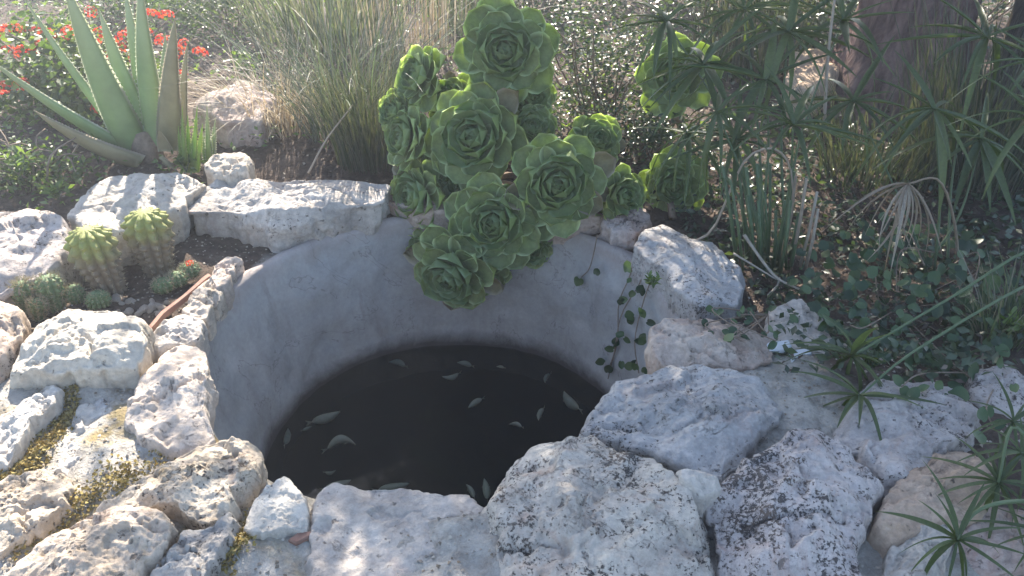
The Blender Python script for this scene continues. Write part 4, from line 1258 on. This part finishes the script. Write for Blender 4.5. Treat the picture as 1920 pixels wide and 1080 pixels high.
def cactus(px, rad, h, label, ribs=12, tub=9, mat='cactus', spine=.016, z=-.03, lean=(0, 0), name='cactus', ball=False, nsp=4):
    org = at(*px, z)
    root = thing(name, org, label, 'cactus', 'small cacti on the left of the pond')
    na, nz = ribs * 8, tub * 6
    V, Fc, SPN = [], [], []
    for i in range(nz + 1):
        t = i / nz
        if ball:
            e = t * math.pi * .97; zz = h * .5 * (1 - math.cos(e)); r = rad * math.sin(max(e, .25)) if t < .97 else rad * .08
        else:
            zz = h * (t if t < .6 else .6 + .4 * math.sin((t - .6) / .4 * math.pi / 2) ** .8)
            r = rad * (.74 + .36 * min(1, t / .6) ** 1.5) if t < .6 else rad * 1.10 * math.sqrt(max(.004, 1 - ((zz / h - .6) / .4) ** 4.5))
        for j in range(na):
            a = 2 * math.pi * j / na
            rib = abs(math.sin(ribs * a / 2)) ** .9
            bump = .5 + .5 * math.sin(t * tub * 2 * math.pi + a * 3)
            k = .64 + .22 * rib + .24 * rib * bump * (.35 + .65 * t)
            V.append((org.x + r * k * math.cos(a) + lean[0] * t * h, org.y + r * k * math.sin(a) + lean[1] * t * h, z + zz))
    for i in range(nz):
        for j in range(na):
            Fc.append((i * na + j, i * na + (j + 1) % na, (i + 1) * na + (j + 1) % na, (i + 1) * na + j))
    Fc.append(tuple(nz * na + j for j in range(na)))
    link('body', make_mesh('body', np.array(V) - np.array(org), Fc, M[mat]), root)
    b = MB()
    cen = Vector((org.x, org.y, z + h * .4))
    for i in range(2, nz - 1, 3):
        for rb in range(ribs):
            j = int((rb + .5) * 8) % na
            p = Vector(V[i * na + j])
            n = (p - Vector((org.x, org.y, p.z - .03))).normalized()
            for _ in range(nsp):
                d = (n + Vector((random.gauss(0, .6), random.gauss(0, .6), random.gauss(.2, .6)))).normalized()
                s = d.orthogonal().normalized() * .0011
                L = spine * random.uniform(.6, 1.2)
                q = p + d * L
                b.add([tuple(p - s), tuple(p + s), tuple(q)], [(0, 1, 2)])
    o = b.build('spines', M['spine'], root, org, False)
    o['kind'] = 'stuff'
    return root
cactus((210, 548), .074, .25, 'golden topped ribbed cactus, left of the tall pair', ribs=11, lean=(-.10, 0), nsp=2)
cactus((300, 510), .076, .245, 'golden topped ribbed cactus, nearer the long back block', ribs=10, nsp=2)
cactus((190, 580), .042, .07, 'round green ball cactus beside the pebbles', ribs=14, tub=6, mat='cactus_ball', ball=True, spine=.006)
cactus((148, 570), .034, .075, 'small ball cactus with pale spines on top', ribs=12, tub=6, mat='cactus_ball', ball=True, spine=.010)
cactus((108, 580), .040, .13, 'short spiny column cactus left of the ball cacti', ribs=9, tub=9, mat='cactus_ball', spine=.018, nsp=5)
cactus((55, 585), .035, .12, 'white spined bristly cactus at the far left', ribs=9, tub=9, mat='cactus_ball', spine=.022, nsp=8, lean=(.1, 0))
cactus((75, 598), .026, .08, 'little bristly offset in front of the white spined cactus', ribs=8, tub=7, mat='cactus_ball', spine=.02, nsp=8, lean=(.2, 0))
for i, (u, v, lb) in enumerate(((310, 548, 'low green spiny mound below the tall golden cacti'), (336, 536, 'dark low spiny mound in the middle of its row'), (358, 520, 'dark spiny mound carrying the orange flower'))):
    r_ = cactus((u, v), .04, .055, lb, ribs=10, tub=6, mat='cactus_ball', ball=True, spine=.014, nsp=5)
    if i == 2:
        o = link('flower', FH[0], r_, Vector((.01, -.005, .06)))
        o.scale = (.014, .014, .014)

# ------------------------------------------------------------------ fish
def fish_mesh(L, bend, mat):
    n, k = 12, 8
    V, Fc = [], []
    for i in range(n + 1):
        s = i / n
        x = (s - .5) * L * .8
        r = L * .135 * (math.sin(math.pi * min(1, s * 1.02) ** .75) ** .8 if 0 < s < 1 else 0) + L * .012
        y = bend * L * ((s - .5) ** 2 * 4 - .5) * .3
        for j in range(k):
            a = 2 * math.pi * j / k
            V.append((x, y + r * .8 * math.cos(a), r * math.sin(a)))
    for i in range(n):
        for j in range(k):
            Fc.append((i * k + j, i * k + (j + 1) % k, (i + 1) * k + (j + 1) % k, (i + 1) * k + j))
    Fc += [tuple(range(k)), tuple(n * k + j for j in range(k))]
    # dorsal and side fins
    def y_at(x): return bend * L * ((x / (.8 * L)) ** 2 * 4 - .5) * .3
    m0 = len(V)
    V += [(.1 * L, y_at(.1 * L), .08 * L), (-.15 * L, y_at(.15 * L), .07 * L), (-.12 * L, y_at(.12 * L), .13 * L), (.02 * L, y_at(.02 * L), .14 * L)]
    Fc.append((m0, m0 + 1, m0 + 2, m0 + 3))
    for sgn in (1, -1):
        m0 = len(V)
        y = y_at(.18 * L)
        V += [(.2 * L, y + sgn * .06 * L, -.02 * L), (.12 * L, y + sgn * .06 * L, -.03 * L), (.06 * L, y + sgn * .14 * L, -.04 * L)]
        Fc.append((m0, m0 + 1, m0 + 2))
    body = make_mesh('body', V, Fc, M[mat])
    x0, y0 = -.4 * L, y_at(.4 * L)
    T = [(x0 + .02 * L, y0, 0), (x0 - .17 * L, y0 + bend * .09 * L, .10 * L), (x0 - .11 * L, y0 + bend * .06 * L, 0), (x0 - .17 * L, y0 + bend * .09 * L, -.09 * L), (x0 + .02 * L, y0 - .012 * L, 0)]
    T = [(a, b + .05 * c, c) for a, b, c in T]
    tail = make_mesh('tail_fin', T, [(0, 1, 2), (0, 2, 3), (4, 2, 1), (4, 3, 2)], M[mat], False)
    return body, tail
FISH = [((640, 765), (582, 786), .3, 'fish', 'pale slender fish left of centre, pointing to the upper right'),
        ((668, 820), (610, 828), -1.4, 'fish', 'pale fish bent like a bow below the slender one'),
        ((540, 796), (534, 828), .2, 'fish_dim', 'dull fish upright against the left waterline'),
        ((728, 672), (762, 680), .6, 'fish_dim', 'small dim fish below the back left waterline'),
        ((856, 674), (886, 681), .4, 'fish', 'small pale fish near the middle of the back waterline'),
        ((828, 704), (862, 698), -1.0, 'fish', 'curved pale fish below the one at the back waterline'),
        ((930, 684), (946, 686), .5, 'fish', 'tiny pale fish right of the back waterline middle'),
        ((876, 760), (904, 742), .2, 'fish', 'brightest short fish in the middle of the pond'),
        ((1054, 726), (1084, 762), -.4, 'fish', 'long pale fish slanting down to the right near the right bank'),
        ((1008, 784), (1018, 760), .3, 'fish', 'short pale fish between the middle and the right bank'),
        ((1020, 714), (1030, 696), .5, 'fish_dim', 'small dim fish at the back right'),
        ((954, 790), (980, 795), .8, 'fish', 'thin arched fish below centre right'),
        ((660, 894), (606, 912), .2, 'fish_dim', 'large dull greenish fish near the front left bank'),
        ((770, 900), (706, 914), .2, 'fish_dim', 'broad dull fish beside the front slab'),
        ((874, 902), (890, 928), .2, 'fish_dim', 'dull fish slipping under the front slab corner'),
        ((908, 890), (914, 930), .1, 'fish_dim', 'dull fish in the notch beside the lichen boulder'),
        ((630, 880), (608, 884), .9, 'fish_dim', 'tiny fish above the large dull greenish one'),
        ((585, 796), (566, 804), .2, 'fish_dim', 'tiny dark fish behind the pale slender one')]
for (a, b, bend, mat, lb) in FISH:
    z = ZW - .012
    pa, pb = at(*a, z), at(*b, z)
    L = (pa - pb).length * 1.15
    z = ZW - .105 * L - .012
    body, tail = fish_mesh(L, bend * .75, mat)
    c = (pa + pb) / 2; c.z = z - .004
    o = tag(link('fish', body, None, c), lb, 'fish', 'fish in the pond')
    link('tail_fin', tail, o)
    d = pa - pb
    o.rotation_euler = (0, 0, math.atan2(d.y, d.x))

# ------------------------------------------------------------------ litter, ground cover, moss
def gz(x, y):
    return -.035 + min(1, max(0, (y - 2.75) / .9)) * .07 + min(1, max(0, (y - 4) / 20)) * .4
def scatter_ground(n, test, size, mat, name, label, cat, lift=(.0, .03), up=.75, width=1.0, templ=TEMPL_S):
    P = []
    while len(P) < n:
        x, y = random.uniform(-4.2, 4.2), random.uniform(.9, 8.5)
        if not test(x, y): continue
        P.append((x, y, random.uniform(*lift)))
    P = np.array(P); P[:, 2] += ground_z(P) + .003
    V, Fc = scatter(np.array(P), size, templ=templ, up=up, width=width)
    o = link(name, make_mesh(name, V, Fc, M[mat], False))
    o['kind'] = 'stuff'
    return tag(o, label, cat)
def behind(x, y):
    d = math.hypot(x - PC.x, y - PC.y)
    return d > 1.0 and (y > 2.75 + .15 * math.sin(3 * x) or (x > .75 and y > 1.7)) and abs(x) < .75 * y + .6 and random.random() < min(1, 5.0 / y ** 1.2)
scatter_ground(9000, behind, .022, 'litter', 'leaf_litter', 'dead leaves and twigs strewn over the soil behind the pond', 'leaf litter', up=.8)
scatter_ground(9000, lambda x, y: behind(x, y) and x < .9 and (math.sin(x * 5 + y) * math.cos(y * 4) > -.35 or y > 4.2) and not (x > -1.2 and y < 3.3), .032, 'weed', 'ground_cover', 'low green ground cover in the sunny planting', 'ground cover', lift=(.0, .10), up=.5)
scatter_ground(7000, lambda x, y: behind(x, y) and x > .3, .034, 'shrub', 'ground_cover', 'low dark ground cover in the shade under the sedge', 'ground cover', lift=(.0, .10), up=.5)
scatter_ground(4200, lambda x, y: .62 < x < 2.6 and 1.75 < y < 3.6 and math.hypot(x - PC.x, y - PC.y) > 1.02 and math.sin(x*7)*math.cos(y*6+x) > -.55, .034, "shrub", "ground_cover", "dark leafy cover added to deepen the shade between the sedge stalks and the creeper", "ground cover", lift=(.0, .07), up=.55)  # dark leaves added so the bare soil reads as shaded
P = []
polys = [((60, 150), (740, 872), 1.0), ((20, 240), (900, 1030), .9), ((220, 400), (842, 905), .5), ((420, 480), (985, 1060), .7), ((56, 130), (740, 800), .8), ((0, 60), (850, 900), .8)]
for (u0, u1), (v0, v1), w in polys:
    for _ in range(int(1100 * w)):
        u = random.uniform(u0, u1)
        f = (u - u0) / (u1 - u0)
        v = v1 + (v0 - v1) * f + random.gauss(0, 16)
        p = at(u, v, .03)
        P.append((p.x, p.y, 0))
P = np.array(P); P[:, 2] = ground_z(P) + RNG.uniform(0, .010, len(P))
V, Fc = scatter(P, .010, templ=TEMPL_S, up=.2, width=1.3)
o = link('moss', make_mesh('moss', V, Fc, M['moss'], False)); o['kind'] = 'stuff'
tag(o, 'yellow brown moss growing in the gaps of the left stones', 'moss')

P = []
while len(P) < 5200:
    a, r = random.uniform(math.pi * .78, math.pi * 2.12), random.uniform(.80, 1.7)
    P.append((PC.x + r * math.cos(a), PC.y + r * math.sin(a), 0))
P = np.array(P); P[:, 2] = ground_z(P) + .001
oct_ = (np.array([(1, 0, 0), (-.2, .9, 0), (-.7, -.6, 0), (.1, .1, .8), (.4, -.8, .1)]) * .5, [(0, 1, 3), (1, 2, 3), (2, 4, 3), (4, 0, 3)])
V, Fc = scatter(P, .010, templ=oct_, up=.9)
o = link('grit', make_mesh('grit', V, Fc, M['grit'], False)); o['kind'] = 'stuff'
tag(o, 'pale stone grit and mortar crumbs between the rim stones', 'grit')

# ------------------------------------------------------------------ trees
def tree(px, y, r, h, mat, label, limbs, crown_c, crown_r, n, seed, lean=(0, 0), size=.085, added_boughs=()):
    p = aty(*px, y)
    org = Vector((p.x, y, 0.0))
    root = thing('tree', org, label, 'tree', 'trees behind the pond')
    rng = np.random.default_rng(seed)
    # trunk with fluted, knobbly surface
    na, nz = 40, 50
    V, Fc = [], []
    for i in range(nz + 1):
        t = i / nz
        z = -.1 + (h + .1) * t
        rr = r * (1.0 - .35 * t) + r * .5 * math.exp(-max(0, z) / .12)
        for j in range(na):
            a = 2 * math.pi * j / na
            V.append((math.cos(a), math.sin(a), z, rr))
    A = np.array(V)
    P3 = np.stack([A[:, 0] * 2.2, A[:, 1] * 2.2, A[:, 2] * 1.1], 1)
    k = 1 + .16 * fbm(P3 + seed, seed, 4) + .05 * fbm(P3 * 6, seed + 3, 3)
    X = A[:, 0] * A[:, 3] * k + lean[0] * np.clip(A[:, 2], 0, 9); Y = A[:, 1] * A[:, 3] * k + lean[1] * np.clip(A[:, 2], 0, 9)
    V = np.stack([X, Y, A[:, 2]], 1)
    i, j = np.meshgrid(np.arange(nz), np.arange(na), indexing='ij')
    Fc = np.stack([i * na + j, i * na + (j + 1) % na, (i + 1) * na + (j + 1) % na, (i + 1) * na + j], -1).reshape(-1, 4)
    tr = link('trunk', make_mesh('trunk', V, Fc, M[mat]), root)
    top = org + Vector((lean[0] * h, lean[1] * h, h))
    b = MB()
    ends = []
    for q_ in range(limbs + len(added_boughs)):
        d = rng.normal(size=3); d /= np.linalg.norm(d)
        e = Vector(np.array(crown_c) + np.array(crown_r) * d * .75) if q_ < limbs else Vector(added_boughs[q_ - limbs])
        m1 = top.lerp(e, .45) + Vector((rng.normal() * .2, rng.normal() * .2, .35))
        pts = spline([top - Vector((0, 0, .3)), m1, e], 12)
        b.tube(pts, [r * .5 * (1 - .85 * q / 11) for q in range(12)], 8)
        ends += pts[4:]
        for q in range(3):
            s = pts[5 + 2 * q]
            e2 = s + Vector(rng.normal(size=3) * .5)
            b.tube([s, s.lerp(e2, .5) + Vector((0, 0, .06)), e2], [r * .16, r * .1, r * .03], 5)
            ends += [s.lerp(e2, .6), e2]
    b.build('limbs', M[mat], root, org)
    E = np.array([tuple(e) for e in ends])
    pk = E[rng.integers(0, len(E), n)]
    d = rng.normal(size=(n, 3)) * np.array([.42, .42, .30])
    P = pk + d
    P = P[P[:, 2] > 1.75]
    foliage('crown', P, size, M['crown'], root, org, width=.9, up=.4, rng=rng)
    return root
tree((1640, 330), 4.0, .30, 2.4, 'bark_red', 'tree with a reddish brown trunk behind the tall sedge', 22, (.85, 5.5, 3.2), (2.0, 1.6, .9), 40000, 5, lean=(.02, .15), added_boughs=((-.9, 5.0, 3.0), (-1.0, 5.2, 2.7), (-1.2, 5.3, 3.0), (-.9, 5.6, 3.0), (-.6, 5.1, 2.6), (-.8, 5.2, 2.8), (-1.0, 5.4, 3.1), (-.3, 4.7, 2.9), (-.5, 5.4, 3.3), (.2, 5.0, 3.1), (-.2, 5.9, 3.4), (.5, 5.6, 3.0)))  # low branches added out of view to keep bright sky off the water
tree((1900, 330), 3.7, .22, 2.5, 'bark', 'tree with a rough grey trunk at the right edge', 16, (2.3, 7.2, 3.5), (1.7, 1.9, .9), 15000, 9, lean=(-.02, .1))

# ------------------------------------------------------------------ scattering volume added to imitate lens glare from the low sun
def glare_haze():
    x0, x1, y0, y1, z0, z1 = -74, 74, -72, 76, -2.0, 6.2
    V = [(x, y, z) for z in (z0, z1) for x, y in ((x0, y0), (x1, y0), (x1, y1), (x0, y1))]
    Fc = [(3, 2, 1, 0), (4, 5, 6, 7), (0, 1, 5, 4), (1, 2, 6, 5), (2, 3, 7, 6), (3, 0, 4, 7)]
    m = bpy.data.materials.new('glare_haze')
    m.use_nodes = True
    nt = m.node_tree
    nt.nodes.clear()
    out = nt.nodes.new('ShaderNodeOutputMaterial')
    pv = nt.nodes.new('ShaderNodeVolumePrincipled')
    pv.inputs['Color'].default_value = (.84, .90, 1.0, 1)
    pv.inputs['Density'].default_value = GLARE_HAZE_DENSITY
    pv.inputs['Anisotropy'].default_value = GLARE_HAZE_ANISO
    nt.links.new(pv.outputs['Volume'], out.inputs['Volume'])
    tag(link('glare_haze', make_mesh('glare_haze', V, Fc, m, False)), kind='stuff')
glare_haze()
